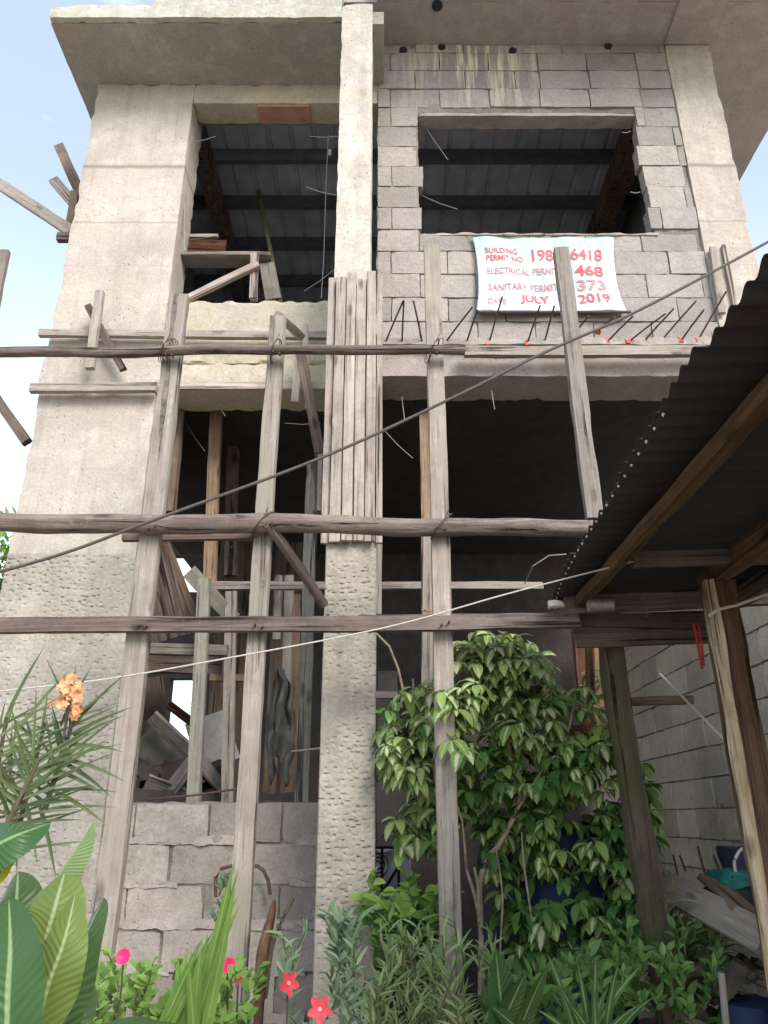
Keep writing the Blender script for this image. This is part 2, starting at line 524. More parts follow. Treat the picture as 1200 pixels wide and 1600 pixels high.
M_block3 = concrete('hollow_block_side', (.74, .64, .52), (.64, .55, .44), (.80, .72, .60), warm=(.46, .45, .36), warm_amt=.25, streak=.12, pit=.2, bstr=.6, tint=True)
M_mortar = concrete('mortar', (.27, .235, .215), (.18, .155, .14), (.40, .36, .33), warm=(.4, .36, .25), warm_amt=.2, streak=.05, pit=.4, bstr=.9)
M_dent = concrete('hacked_concrete', (.47, .425, .37), (.34, .305, .27), (.56, .52, .47), warm=(.46, .44, .30), warm_amt=.25, streak=.2, pit=.3, bstr=.6)
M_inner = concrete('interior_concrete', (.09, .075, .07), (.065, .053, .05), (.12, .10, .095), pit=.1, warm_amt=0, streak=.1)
M_dark = concrete('shaded_concrete', (.055, .05, .048), (.04, .035, .034), (.07, .065, .06), pit=0, warm_amt=0, streak=0)  # concrete with the dimness of the lower rooms put into its colour
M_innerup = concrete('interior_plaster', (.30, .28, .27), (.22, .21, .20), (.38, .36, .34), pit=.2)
M_wood = wood('grey_timber', (.35, .30, .27), (.24, .20, .18), (.46, .41, .38), moss=(.28, .25, .21))
M_rail = wood('brown_grey_rail', (.19, .15, .13), (.12, .09, .08), (.29, .24, .22))
M_woodl = wood('pale_form_board', (.45, .385, .345), (.33, .27, .235), (.56, .49, .44))
M_woodd = wood('dark_timber', (.16, .12, .105), (.095, .07, .06), (.25, .20, .18))
M_woodo = wood('orange_timber', (.30, .20, .135), (.21, .135, .085), (.38, .28, .20))
M_woodc = wood('canopy_timber', (.085, .048, .028), (.05, .03, .018), (.15, .09, .05))
M_peel = wood('peeled_lit_wood', (.50, .40, .28), (.36, .25, .15), (.62, .53, .42))
M_woodr = wood('red_brown_timber', (.17, .075, .05), (.10, .045, .03), (.24, .12, .08))
M_woodg = wood('green_grey_timber', (.25, .235, .20), (.17, .16, .13), (.33, .31, .27))
M_moss = wood('mossy_timber', (.11, .085, .065), (.07, .055, .04), (.16, .125, .10), moss=(.085, .085, .045))
M_post = wood('split_post', (.16, .09, .06), (.10, .055, .035), (.25, .16, .11))
M_sheet = plain('galvanised_sheet', (.022, .022, .024), .8, .1, .4, 5, second=(.035, .022, .015))
M_deck = plain('roof_deck', (.56, .60, .70), .6, .2, .3, 4, bstr=.1)
M_steel = plain('dark_steel', (.09, .075, .09), .6, .3, .4, 20)
M_purlin = plain('purlin_steel', (.14, .14, .17), .6, .3, .3, 10)
M_rebar = plain('rusty_bar', (.11, .07, .055), .8, .2, .5, 60)
M_redpaint = plain('red_paint', (.65, .09, .06), .6, 0, .3, 80)
M_cable = plain('black_cable', (.10, .085, .08), .6, 0, .3, 50)
M_rope = plain('pale_rope', (.55, .50, .45), .8, 0, .35, 150)
M_wire = plain('tie_wire', (.35, .33, .33), .5, .6, .3, 60)
M_tarp = plain('green_tarp', (.13, .13, .115), .6, 0, .4, 6)
M_blue = plain('blue_plastic', (.005, .017, .07), .6, 0, .3, 5)
M_teal = plain('teal_cloth', (.03, .22, .20), .6, 0, .3, 14)
M_black = plain('black_plastic', (.02, .022, .03), .5, 0, .4, 14)
M_sack = plain('white_sack', (.55, .58, .64), .7, 0, .3, 8)
M_bag = plain('plaid_bag', (.04, .05, .10), .6, 0, .5, 30)
M_redstrap = plain('red_strap', (.45, .03, .04), .5, 0, .3, 40)
M_bark = plain('pale_bark', (.34, .28, .20), .85, 0, .4, 30)
M_barkd = plain('dark_bark', (.10, .085, .06), .85, 0, .4, 30)
M_dry = plain('dry_frond', (.16, .085, .05), .8, 0, .5, 18)
M_white = plain('white_pipe', (.62, .62, .58), .6, 0, .3, 10)
M_soil = plain('dusty_ground', (.36, .30, .235), .95, 0, .4, 2, bstr=.8)
M_ply = wood('old_plywood', (.20, .14, .10), (.13, .09, .065), (.27, .20, .15))
M_glint = plain('water_bead', (.6, .62, .64), .3, 0, .02, 5)

# ------------------------------------------------------------------ ground
g = MB()
n = 60
for j in range(n + 1):
    for i in range(n + 1):
        a = (i / n * 2 - 1); b_ = (j / n * 2 - 1)
        x = math.copysign(abs(a) ** 3 * 250, a); y = math.copysign(abs(b_) ** 3 * 250, b_) + 3
        g.v.append(Vector((x, y, noise.noise(Vector((x * .9, y * .9, 0))) * .035 if abs(x) < 20 else 0)))
for j in range(n):
    for i in range(n):
        a = j * (n + 1) + i
        g.f.append((a, a + 1, a + n + 2, a + n + 1))
tag(g.build('ground', M_soil, smooth=True), kind='structure')

# ------------------------------------------------------------------ the house
YF = 4.5
house = empty('unfinished_house', (0, YF, 0), 'two storey unfinished concrete and hollow block house under construction', 'house')
E = EYE


def part(name, mat, *boxes, step=.05, amp=.004, chip=.012, parent=None, freq=6):
    mb = MB()
    for i, bx in enumerate(boxes):
        mb.rbox(*bx, step=step, amp=amp, chip=chip, seed=R.random() * 40, freq=freq)
    return mb.build(name, mat, parent or house)


def dented(name, x0, x1, y, z0, z1, mat, depth=.3, seed=1, parent=None, du=.036, dz=.032, top_wob=.02):
    """concrete column hacked all over with a chisel as a key for plaster"""
    rr = random.Random(seed)
    h = .0055
    nu = int((x1 - x0) / h); nz_ = int((z1 - z0) / h)
    D = np.zeros((nz_ + 1, nu + 1))
    zz, uu = np.mgrid[0:nz_ + 1, 0:nu + 1]
    row = 0
    z = dz * .5
    while z < (z1 - z0):
        u = du * (.3 if row % 2 else .8)
        while u < (x1 - x0):
            pat = noise.noise(Vector((u * 3.2, z * 2.2, seed))) + .5
            if rr.random() < .45 + pat * .7:
                cu = (u + rr.uniform(-.4, .4) * du) / h; cz = (z + rr.uniform(-.38, .38) * dz) / h
                wu = rr.uniform(.9, 2.6); dep = rr.uniform(.004, .014) * min(1, .4 + pat * .8)
                i0, i1 = int(max(0, cz - 4)), int(min(nz_, cz + 3)); j0, j1 = int(max(0, cu - 4)), int(min(nu, cu + 4))
                s_z = zz[i0:i1 + 1, j0:j1 + 1] - cz - rr.uniform(-.2, .2) * (uu[i0:i1 + 1, j0:j1 + 1] - cu); s_u = (uu[i0:i1 + 1, j0:j1 + 1] - cu) / wu
                prof = np.where(s_z > 0, np.clip(1 - s_z / .8, 0, 1), np.clip(1 + s_z / 2.6, 0, 1) ** 1.3) * np.clip(1 - s_u ** 2 * .6, 0, 1)
                D[i0:i1 + 1, j0:j1 + 1] = np.maximum(D[i0:i1 + 1, j0:j1 + 1], prof * dep)
            u += du
        z += dz; row += 1
    mb = MB()
    for k in range(nz_ + 1):
        for i in range(nu + 1):
            x = x0 + (x1 - x0) * i / nu; zc = z0 + (z1 - z0) * k / nz_
            nn_ = noise.noise(Vector((x * 5, zc * 5, seed))) * .003 + noise.noise(Vector((x * 40, zc * 40, seed))) * .002
            yy = y + D[k, i] + nn_
            if i in (0, nu): yy += .006
            mb.v.append(Vector((x, yy, zc + (noise.noise(Vector((x * 14, seed, 3))) * top_wob if k == nz_ else 0))))
    W_ = nu + 1
    for k in range(nz_):
        for i in range(nu):
            a = k * W_ + i
            mb.f.append((a, a + 1, a + W_ + 1, a + W_))
    # close it into a solid shell
    ring = [i for i in range(W_)] + [k * W_ + nu for k in range(1, nz_ + 1)] + [nz_ * W_ + i for i in range(nu - 1, -1, -1)] + [k * W_ for k in range(nz_ - 1, 0, -1)]
    b0 = len(mb.v)
    for r_ in ring:
        v = mb.v[r_]; mb.v.append(Vector((v.x, y + depth, v.z)))
    L_ = len(ring)
    for k in range(L_):
        a, b = ring[k], ring[(k + 1) % L_]
        mb.f.append((b, a, b0 + k, b0 + (k + 1) % L_))
    mb.f.append(tuple(b0 + k for k in range(L_)))
    return mb.build(name, mat, parent or house, sharp=32)


ZC = E + 1.50      # height where the hacked surface stops on the left column
# left corner column: smooth above, hacked below
part('corner_column', M_col, (-2.32, -1.532, YF, YF + .32, ZC, E + 5.54), step=.04, amp=.003, chip=.014)
dented('corner_column', -2.325, -1.527, YF - .006, 0, ZC + .02, M_dent, .33, seed=3, dz=.034)
# the middle column, set forward with the edge of the roof slab
part('middle_column', M_colm, (-.312, -.085, 3.94, 4.24, E + 3.1, E + 5.69), step=.03, amp=.003, chip=.008)
dented('middle_column', -.315, -.042, 3.935, 0, E + 1.46, M_dent, .3, seed=5, du=.034, dz=.03)
part('middle_column', M_colm, (-.31, -.06, 3.95, 4.24, E + 1.46, E + 3.1), step=.06)
part('right_column', M_col, (2.335, 2.70, YF - .012, YF + .35, 0, E + 6.0), step=.07, amp=.005, chip=.012)

# roof slabs
part('roof_slab', M_fascia, (-2.5, -.313, 3.94, 3.99, E + 5.545, E + 5.68), step=.04, amp=.006, chip=.014)
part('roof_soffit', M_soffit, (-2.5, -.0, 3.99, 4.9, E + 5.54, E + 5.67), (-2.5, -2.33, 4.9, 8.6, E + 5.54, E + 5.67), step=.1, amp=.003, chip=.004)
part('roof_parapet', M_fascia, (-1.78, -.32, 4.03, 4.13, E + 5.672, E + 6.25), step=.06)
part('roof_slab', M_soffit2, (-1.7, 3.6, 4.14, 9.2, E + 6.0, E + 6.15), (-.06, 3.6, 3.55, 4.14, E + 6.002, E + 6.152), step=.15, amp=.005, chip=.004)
# beam edge line in the right soffit
part('soffit_band', M_soffit2, (2.33, 2.70, 3.6, 4.48, E + 5.975, E + 6.004), step=.08, amp=.002, chip=.003)
for px, py in ((683, 8), (630, 79), (690, 75), (801, 80), (950, 73)):
    p = P(px, py, YF)
    if py > 20:
        mb = MB(); mb.tube([(p.x, YF - .012, p.z), (p.x, YF + .03, p.z)], .032, 14)
    else:
        t_ = (E + 6.0 - E) / (P(px, py, 1).z - E)
        q = CAM + (P(px, py, 1) - CAM) * t_
        mb = MB(); mb.tube([(q.x, q.y, E + 5.985), (q.x, q.y, E + 6.03)], .042, 16)
    mb.build('hole_disc', M_black, house)  # black disc drawn for the dark inside of a round hole

# left bay: lintel, parapet beam, blocks below
part('lintel_beam', M_beam, (-1.53, -.05, YF + .004, YF + .2, E + 5.335, E + 5.54), step=.05, amp=.004)
part('lintel_board', plain('orange_stained_board', (.46, .25, .17), .8, 0, .25, 9), (-1.02, -.60, YF + .02, YF + .17, E + 5.318, E + 5.336), step=.08, amp=.001, chip=0)
part('window_parapet', M_beam, (-1.53, -.05, YF + .01, YF + .16, E + 2.9, E + 3.42), step=.025, amp=.004, chip=.03)
part('floor_beam', M_beam, (-1.53, -.05, YF + .004, YF + .3, E + 2.69, E + 2.9), step=.05, amp=.006, chip=.02)
part('floor_beam', M_beamr, (-.05, 2.335, YF - .03, YF + .3, E + 2.775, E + 3.03), step=.05, amp=.006, chip=.022)
part('floor_beam', M_col, (-2.33, -1.50, YF - .03, YF, E + 2.72, E + 2.93), step=.05, amp=.008, chip=.02)
# roof over the upper floor, seen through the window openings
dk = MB()
xs = []
x = -2.3
while x < 2.45:
    xs += [(x, 0), (x + .16, 0), (x + .175, .028), (x + .195, .028), (x + .21, 0)]
    x += .21
for yy in (4.72, 9.0):
    for xx, dz_ in xs: dk.v.append(Vector((xx, yy, E + 5.86 + dz_)))
for i in range(len(xs) - 1): dk.f.append((i, i + 1, len(xs) + i + 1, len(xs) + i))
dk.build('roof_sheeting', M_deck, house, sharp=20)
for yy in (5.44, 6.02, 6.62, 7.24, 7.88, 8.5):
    part('purlin', M_purlin, (-2.2, 2.56, yy, yy + .055, E + 5.72, E + 5.855), step=.5, amp=.001, chip=0)
part('rafter', M_woodd, (-1.72, -1.58, 4.75, 9, E + 5.52, E + 5.715), step=.3, amp=.003, chip=0)
part('rafter', M_woodd, (2.12, 2.3, 4.75, 9, E + 5.5, E + 5.715), step=.3, amp=.003, chip=0)

# floors and enclosing walls
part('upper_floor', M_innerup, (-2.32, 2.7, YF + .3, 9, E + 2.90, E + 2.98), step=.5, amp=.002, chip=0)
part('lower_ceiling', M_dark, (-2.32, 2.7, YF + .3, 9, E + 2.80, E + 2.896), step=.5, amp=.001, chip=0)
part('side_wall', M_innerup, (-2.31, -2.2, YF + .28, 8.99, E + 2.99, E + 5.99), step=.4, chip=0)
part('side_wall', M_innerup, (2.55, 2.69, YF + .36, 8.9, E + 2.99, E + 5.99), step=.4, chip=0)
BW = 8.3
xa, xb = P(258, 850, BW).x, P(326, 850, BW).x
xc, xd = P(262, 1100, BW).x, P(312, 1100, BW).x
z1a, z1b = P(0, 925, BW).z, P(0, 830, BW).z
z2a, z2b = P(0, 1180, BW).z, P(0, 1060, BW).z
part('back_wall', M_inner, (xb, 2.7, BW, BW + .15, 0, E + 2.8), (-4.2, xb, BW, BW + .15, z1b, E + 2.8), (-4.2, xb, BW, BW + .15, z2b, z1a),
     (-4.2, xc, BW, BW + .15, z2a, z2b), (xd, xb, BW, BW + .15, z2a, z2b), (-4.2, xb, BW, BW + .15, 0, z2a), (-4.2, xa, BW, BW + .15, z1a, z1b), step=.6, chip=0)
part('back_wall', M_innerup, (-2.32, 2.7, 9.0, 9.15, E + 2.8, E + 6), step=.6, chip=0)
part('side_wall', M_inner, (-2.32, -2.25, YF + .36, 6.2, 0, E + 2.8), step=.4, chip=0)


# ---- hollow block walls
def block_wall(name, mat, mapf, u0, u1, z0, z1, holes=(), bw=.405, bh=.205, seed=0, parent=None, step=.045, gap=.007, depth=.10, off=0., chipz=.0065, mdep=.011):
    rr = random.Random(seed)
    mb = MB(); tints = []
    row = 0
    z = z0
    while z < z1 - .03:
        h = min(bh, z1 - z) if z + bh * 1.3 < z1 else z1 - z
        u = u0 - (bw * .5 if row % 2 else 0) + off
        while u < u1:
            w_ = bw * rr.uniform(.985, 1.015) if rr.random() < .94 else bw * .5
            a, b = max(u, u0), min(u + w_, u1)
            u += w_
            if b - a < .05: continue
            segs = [(a, b)]
            for (hu0, hu1, hz0, hz1) in holes:
                if z + h * .5 > hz0 and z + h * .5 < hz1:
                    ns = []
                    for (s0, s1) in segs:
                        j0, j1 = rr.uniform(-.03, .014), rr.uniform(-.012, .045)
                        if s1 <= hu0 or s0 >= hu1: ns.append((s0, s1)); continue
                        if s0 < hu0 + j0: ns.append((s0, hu0 + j0))
                        if s1 > hu1 + j1: ns.append((hu1 + j1, s1))
                    segs = ns
            for (s0, s1) in segs:
                if s1 - s0 < .03: continue
                zz0, zz1 = z, z + h
                for (hu0, hu1, hz0, hz1) in holes:
                    if s1 > hu0 + .02 and s0 < hu1 - .02:
                        if zz1 > hz0 > zz0 and (zz0 + zz1) / 2 < hz0: zz1 = hz0
                        if zz0 < hz1 < zz1 and (zz0 + zz1) / 2 > hz1: zz0 = hz1
                g_ = gap * rr.uniform(.5, 1.5)
                o_ = rr.uniform(-.007, .005)
                T = Matrix.Translation(Vector(((s0 + s1) / 2, 0, (zz0 + zz1) / 2)))
                T = T @ Matrix.Rotation(rr.uniform(-.007, .007), 4, 'Y') @ Matrix.Rotation(rr.uniform(-.012, .012), 4, 'Z') @ T.inverted()
                mb.rbox(s0 + g_ * .5, s1 - g_ * .5, o_, depth, zz0 + g_ * .5, zz1 - g_ * rr.uniform(.3, 1), step=step, amp=.0022, freq=14, seed=rr.random() * 90, M=T, chip=chipz); tints += [rr.random()] * (len(mb.v) - len(tints))
        z += h; row += 1
    mb.v = [mapf(v) for v in mb.v]
    o = mb.build(name, mat, parent or house, sharp=24)
    arr = np.ones((len(mb.v), 4), np.float32); arr[:, 0] = tints[:len(mb.v)]
    o.data.color_attributes.new('tint', 'FLOAT_COLOR', 'POINT').data.foreach_set('color', arr.ravel())
    # mortar bed behind, bulging out here and there
    m2 = MB()
    def cell(a, b, c, d):
        if b - a < .01 or d - c < .01: return
        m2.rbox(a, b, mdep, depth - .012, c, d, step=.03, amp=.010, freq=9, seed=seed + 2.)
    if holes:
        (hu0, hu1, hz0, hz1) = holes[0]
        cell(u0, u1, z0, hz0 - .01); cell(u0, u1, hz1 + .01, z1); cell(u0, hu0 - .03, hz0 - .01, hz1 + .01); cell(hu1 + .045, u1, hz0 - .01, hz1 + .01)
    else:
        cell(u0, u1, z0, z1)
    m2.v = [mapf(v) for v in m2.v]
    mo = m2.build('mortar_joints', M_mortar, parent or house, sharp=60)
    return o


front = lambda dy: (lambda v: Vector((v.x, YF + dy + v.y, v.z)))
block_wall('upper_block_wall', M_block, front(0.0), -.05, 2.335, E + 3.03, E + 6.0, holes=[(.295, 1.965, E + 4.01, E + 5.19)], seed=4, off=-.1, gap=.006)
block_wall('lower_block_wall', M_block2, front(0.03), -1.53, -.05, 0, E + .085, seed=9, bh=.204, off=-.03, gap=.010, chipz=.008)
mm_ = MB()
for k in range(1, 8):
    zk = k * .204
    for (a, b) in ((-1.5, -1.1), (-1.1, -.7), (-.75, -.4), (-.5, -.06)):
        if R.random() < .35 and k != 5: continue
        mm_.rbox(a, b, YF + .024, YF + .07, zk - R.uniform(.002, .012), zk + R.uniform(.012, .05), step=.018, amp=.012, freq=16, seed=R.random() * 50)
mm_.build('mortar_bed', M_beamr, house, sharp=40)
part('window_lintel', M_beamr, (.27, 2.0, YF - .008, YF + .12, E + 5.185, E + 5.215), step=.04, amp=.004, chip=.01)
part('window_sill', M_beamr, (.26, 2.02, YF - .012, YF + .12, E + 3.99, E + 4.012), step=.035, amp=.007, chip=.012)

# form boards still nailed on the middle column
bx = -.345
for i, (wd, top, dy) in enumerate(((.045, 3.15, .03), (.062, 3.13, 0), (.058, 3.16, -.012), (.06, 3.12, .006), (.055, 3.17, -.008), (.035, 3.14, .02))):
    x0 = bx; bx += wd + .004
    timber('form_board', (x0 + wd / 2, 3.905 + dy, E + 1.40 + R.uniform(-.015, .015)), (x0 + wd / 2, 3.905 + dy, E + top), wd, .03, M_woodl, house, amp=.003, bow=.004)
# boards on the left column and along the beam
timber('form_board', P(62, 521, YF - .06), P(512, 524, YF - .06), .055, .04, M_wood, house)
timber('form_board', P(48, 607, YF - .07), P(245, 607, YF - .07), .06, .05, M_wood, house)
timber('form_board', P(245, 603, YF - .02), P(512, 603, YF - .02), .055, .02, M_woodl, house)
timber('form_board', P(725, 551, YF - .13), P(1102, 549, YF - .13), .075, .05, M_wood, house)
timber('form_board', P(1113, 388, YF - .04), P(1128, 490, YF - .04), .05, .03, M_wood, house)
timber('form_board', P(1131, 384, YF - .03), P(1148, 480, YF - .03), .03, .03, M_woodl, house)
# ledge on which the bars stand
part('slab_ledge', M_beamr, (-.04, 2.34, YF - .10, YF - .03, E + 2.98, E + 3.04), step=.05, amp=.008, chip=.02)

# starter bars
bars = [(600, 534, 630, 470), (628, 534, 631, 469), (661, 534, 646, 470), (693, 533, 738, 480), (728, 532, 746, 484), (763, 534, 785, 463),
        (823, 533, 844, 477), (850, 532, 866, 478), (899, 514, 920, 494), (934, 512, 960, 495), (947, 530, 989, 494), (980, 530, 1040, 490), (1004, 530, 1053, 482),
        (1032, 528, 1088, 470), (1063, 528, 1100, 484), (1090, 527, 1135, 455)]
for i, (a, b, c, d) in enumerate(bars):
    p0 = P(a, b + 6, YF - .07); p1 = P(c, d, YF - .30)
    mb = MB(); mb.tube([p0, (p0 + p1) / 2 + Vector((0, 0, .004)), p1], .0062, 7)
    o = mb.build('starter_bar', M_rebar, house)
    if i > 3 and i not in (8,):
        m2 = MB(); q = P(a, b + 3, YF - .085)
        m2.rbox(q.x - .015, q.x + .02, q.y - .01, q.y + .02, q.z - .02, q.z + .013, step=.012, amp=.012, freq=25, seed=i * 2.)
        m2.build('paint_mark', M_redpaint, house)
# loose tie wires sticking out of the concrete
for a, b, c, d, Y0 in ((658, 188, 700, 250, 4.55), (660, 306, 715, 327, 4.5), (985, 205, 972, 207, 4.4), (1000, 300, 985, 300, 4.4), (300, 222, 337, 213, 4.45),
                       (478, 292, 526, 305, 4.4), (484, 213, 530, 213, 4.5), (475, 455, 524, 420, 4.45), (285, 375, 340, 368, 4.7), (600, 672, 645, 716, 4.5),
                       (690, 625, 695, 640, 4.4), (768, 610, 773, 640, 4.4), (628, 620, 632, 655, 4.4), (290, 660, 320, 705, 4.9), (345, 635, 352, 650, 4.6), (445, 661, 500, 661, 4.55), (288, 310, 288, 392, 4.55)):
    mb = MB(); p0, p1 = P(a, b, Y0 + .06), P(c, d, Y0 - .06)
    mb.tube([p0, (p0 + p1) / 2 + Vector((0, 0, -.01)), p1], .003, 5)
    mb.build('tie_wire', M_wire, house)
mb = MB(); mb.tube([P(513, 212, 4.62), P(509, 300, 4.6), P(506, 400, 4.6), P(502, 466, 4.58)], .0032, 6)
mb.rbox(*(lambda p: (p.x - .012, p.x + .014, p.y, p.y + .01, p.z - .03, p.z + .03))(P(515, 238, 4.6)), step=.02, amp=.004)
mb.build('tie_wire', M_wire, house)

# ------------------------------------------------------------------ scaffold in front of the facade
sc = empty('timber_scaffold', (0, 3.55, 0), 'grey sawn timber scaffold of posts and rails nailed across the house front', 'scaffold')


def vert(name, px, py, Y, ztop, w_, d_, mat, parent, zbot=0., dx=0.):
    p = P(px, py, Y)
    return timber(name, (p.x, Y, zbot), (p.x + dx, Y, ztop), w_, d_, mat, parent)


vert('post', 217, 1000, 3.56, P(0, 465, 3.56).z, .105, .06, M_wood, sc)
vert('post', 402, 1000, 3.56, P(0, 497, 3.56).z, .088, .06, M_wood, sc)
vert('post', 696, 1150, 3.56, P(0, 388, 3.56).z, .092, .06, M_wood, sc)
timber('post', P(929, 812, 3.60), P(875, 392, 3.60), .088, .06, M_wood, sc)
timber('rail', P(-60, 549, 3.47), P(726, 547, 3.47), .058, .05, M_rail, sc, log=True, bow=.012)
timber('rail', P(-60, 817, 3.48), P(926, 824, 3.48), .10, .085, M_rail, sc, log=True, bow=.012)
timber('rail', P(-60, 979, 3.49), P(905, 971, 3.49), .072, .045, M_rail, sc, bow=.012)
timber('rail', P(560, 971, 3.57), P(1110, 970, 3.57), .064, .05, M_woodd, sc)
timber('rail', P(192, 839, 3.66), P(418, 837, 3.66), .042, .04, M_woodd, sc)
timber('brace', P(418, 818, 3.45), P(505, 945, 3.86), .052, .05, M_woodd, sc, log=True)
for px_, yy_ in ((263, 549), (431, 549), (678, 548), (235, 820), (412, 820), (690, 823), (927, 812), (220, 977), (403, 976), (697, 972)):
    c_ = P(px_, yy_, 3.425)
    for dx_ in (-.018, .016):
        mb = MB(); q_ = c_ + Vector((dx_, .012, R.uniform(-.012, .012))); mb.tube([q_ + Vector((0, .03, 0)), q_], .005, 8); mb.build('nail', M_rebar, sc)
for px_, yy_ in ((431, 549), (678, 548), (412, 820), (690, 823), (263, 549)):
    c_ = P(px_, yy_, 3.50); mb = MB()
    for k in range(3):
        an0 = R.uniform(-.5, .5)
        mb.tube([c_ + Vector((math.sin(a_ * .524) * .06 * math.cos(.8 + an0), -math.cos(a_ * .524) * .075, math.sin(a_ * .524) * .062)) for a_ in range(13)], .0022, 4)
    mb.tube([c_ + Vector((.01, -.075, .02)), c_ + Vector((.03, -.09, .05))], .0022, 4)
    mb.build('wire_lashing', M_rebar, sc)
# side scaffold pieces on the left column
jk = empty('cleat_bracket', P(165, 560, 4.36), 'short crossed timber cleats nailed to the left corner column', 'timber')
timber('cleat', P(141, 576, 4.34), P(157, 456, 4.34), .06, .04, M_wood, jk)
timber('cleat', P(137, 478, 4.38), P(192, 578, 4.38), .05, .035, M_woodd, jk)

def loose(name, label, p0, p1, w_, d_, mat, cat='timber', group=None, **kw):
    return tag(timber(name, p0, p1, w_, d_, mat, **kw), label, cat, group)

loose('timber_brace', 'dark knotty brace running down beside the form boards of the middle column', P(468, 545, 4.1), P(500, 708, 4.25), .062, .05, M_woodd)
loose('timber_block', 'short square timber end poking out below the yellow parapet', P(434, 492, 3.9), P(470, 525, 4.3), .05, .05, M_wood)
loose('timber_offcut', 'stubby pale offcut hanging under the yellow floor beam', P(467, 560, 4.38), P(460, 630, 4.38), .05, .045, M_woodl)
loose('timber_stud', 'thin grey stud standing between brace and form boards', P(482, 640, 4.40), P(478, 508, 4.40), .04, .04, M_wood)

# jumble of planks sticking out left of the corner column
loose('plank', 'long grey plank slanting into the left corner column from the sky', P(-40, 262, 5.1), P(112, 362, 4.95), .10, .04, M_wood)
loose('plank', 'pointed splintered plank rising beside the top of the corner column', P(125, 302, 5.0), P(92, 228, 5.15), .085, .04, M_ply)
loose('plank', 'short plank end between the pointed plank and the long slanting plank', P(116, 320, 5.0), P(84, 282, 5.0), .085, .05, M_wood)
loose('timber_block', 'small dark block under the slanting plank at the corner column', P(90, 371, 4.9), P(118, 371, 4.9), .075, .05, M_woodd)
loose('plank', 'upright dark brown board tight against the corner column', P(108, 372, 4.98), P(118, 300, 4.98), .07, .04, M_ply)
loose('plank', 'pale board end leaning in at the left edge of the photo', P(-14, 500, 4.4), P(8, 392, 4.4), .075, .04, M_wood)
loose('timber_brace', 'grey diagonal brace low at the left edge beside the corner column', P(-30, 590, 5.0), P(42, 692, 4.9), .07, .05, M_woodd)

# ------------------------------------------------------------------ timbers in the upper left window opening
wf = empty('window_prop', P(395, 466, 4.64), 'pale timber prop with slanting brace standing on the yellow parapet', 'timber prop')
timber('prop', P(396, 468, 4.60), P(398, 398, 4.60), .055, .05, M_woodl, wf)
timber('brace', P(292, 468, 4.56), P(404, 414, 4.56), .05, .045, M_woodl, wf)
timber('ledger', P(282, 406, 4.72), P(424, 406, 4.72), .03, .16, M_wood, wf)
timber('panel', P(417, 412, 4.72), P(427, 468, 4.72), .12, .02, M_woodg, wf)
loose('timber_brace', 'thin dark brace leaning inside the upper left window opening', P(404, 300, 5.6), P(440, 480, 5.0), .035, .04, M_moss)
loose('plank', 'thin pale batten against the inner left wall of the upper window', P(293, 369, 4.9), P(341, 369, 4.9), .03, .02, M_woodl)
loose('plank', 'dark wide board lying behind the ledger in the upper left opening', P(280, 390, 5.2), P(352, 392, 5.2), .22, .03, M_woodr)

# ------------------------------------------------------------------ shoring and rubbish in the lower left opening
loose('shoring_post', 'orange brown shoring post above the log rail in lower left opening', P(328, 930, 5.0), P(338, 640, 5.0), .085, .07, M_woodo)
loose('shoring_post', 'grey shoring post left of the bent rebar side, nearest the corner column', P(303, 1262, 4.68), P(320, 905, 4.68), .078, .06, M_woodg)
loose('shoring_post', 'slim brown shoring post between grey post and scaffold post', P(356, 1262, 4.86), P(362, 925, 4.86), .075, .05, M_wood)
loose('shoring_post', 'long pale shoring post just left of the middle column', P(471, 1262, 4.66), P(489, 725, 4.66), .078, .06, M_woodg)
loose('shoring_post', 'dark shoring post behind the scaffold, deep inside the left opening', P(360, 900, 5.6), P(366, 640, 5.6), .09, .07, M_woodd)
loose('shoring_post', 'thin mossy post right of the pale shoring post, beside middle column', P(496, 800, 4.5), P(498, 690, 4.5), .05, .05, M_woodl)
loose('shoring_post', 'short brown stud hanging under the ledger near hanging tarp', P(448, 1080, 5.2), P(452, 900, 5.2), .065, .05, M_wood)
loose('shoring_post', 'second brown stud hanging under the ledger, left of the tarp', P(432, 1000, 5.1), P(436, 900, 5.1), .055, .05, M_wood)
loose('ledger_board', 'pale horizontal ledger board running behind the posts below the log rail', P(328, 915, 4.95), P(512, 916, 4.95), .055, .04, M_woodl)
loose('ledger_board', 'pale horizontal ledger board in the dark right opening below log rail', P(592, 915, 4.95), P(848, 916, 4.95), .05, .04, M_wood)
loose('diagonal_timber', 'blunt grey timber sloping down right behind the first scaffold post', P(296, 892, 4.75), P(366, 968, 4.9), .10, .07, M_woodg)
st = empty('stair_form', P(265, 900, 5.2), 'dark sloping stair formwork panel behind the first scaffold post', 'formwork')
timber('panel', P(222, 820, 5.15), P(285, 975, 5.3), .26, .04, M_ply, st)
timber('panel', P(230, 860, 5.1), P(262, 1000, 5.2), .30, .03, M_woodd, st)
timber('cross_board', P(232, 1013, 4.82), P(356, 1016, 4.82), .07, .05, M_woodg, st)
timber('cross_board', P(232, 1038, 5.1), P(345, 1040, 5.1), .12, .05, M_woodd, st)
loose('cross_board', 'short brown cross board nailed between the two shoring posts', P(328, 1059, 4.98), P(386, 1060, 4.98), .045, .04, M_woodo)
loose('shoring_post', 'brown stud just right of the first scaffold post, above the log rail', P(268, 800, 4.8), P(283, 640, 4.8), .055, .05, M_ply)
loose('shoring_post', 'pale stud seen right of the slim brown post, under the ledger', P(393, 1262, 5.4), P(396, 930, 5.4), .06, .05, M_wood)
loose('shoring_post', 'grey brown stud between hanging tarp and the pale shoring post', P(462, 1262, 5.5), P(464, 930, 5.5), .05, .05, M_ply)
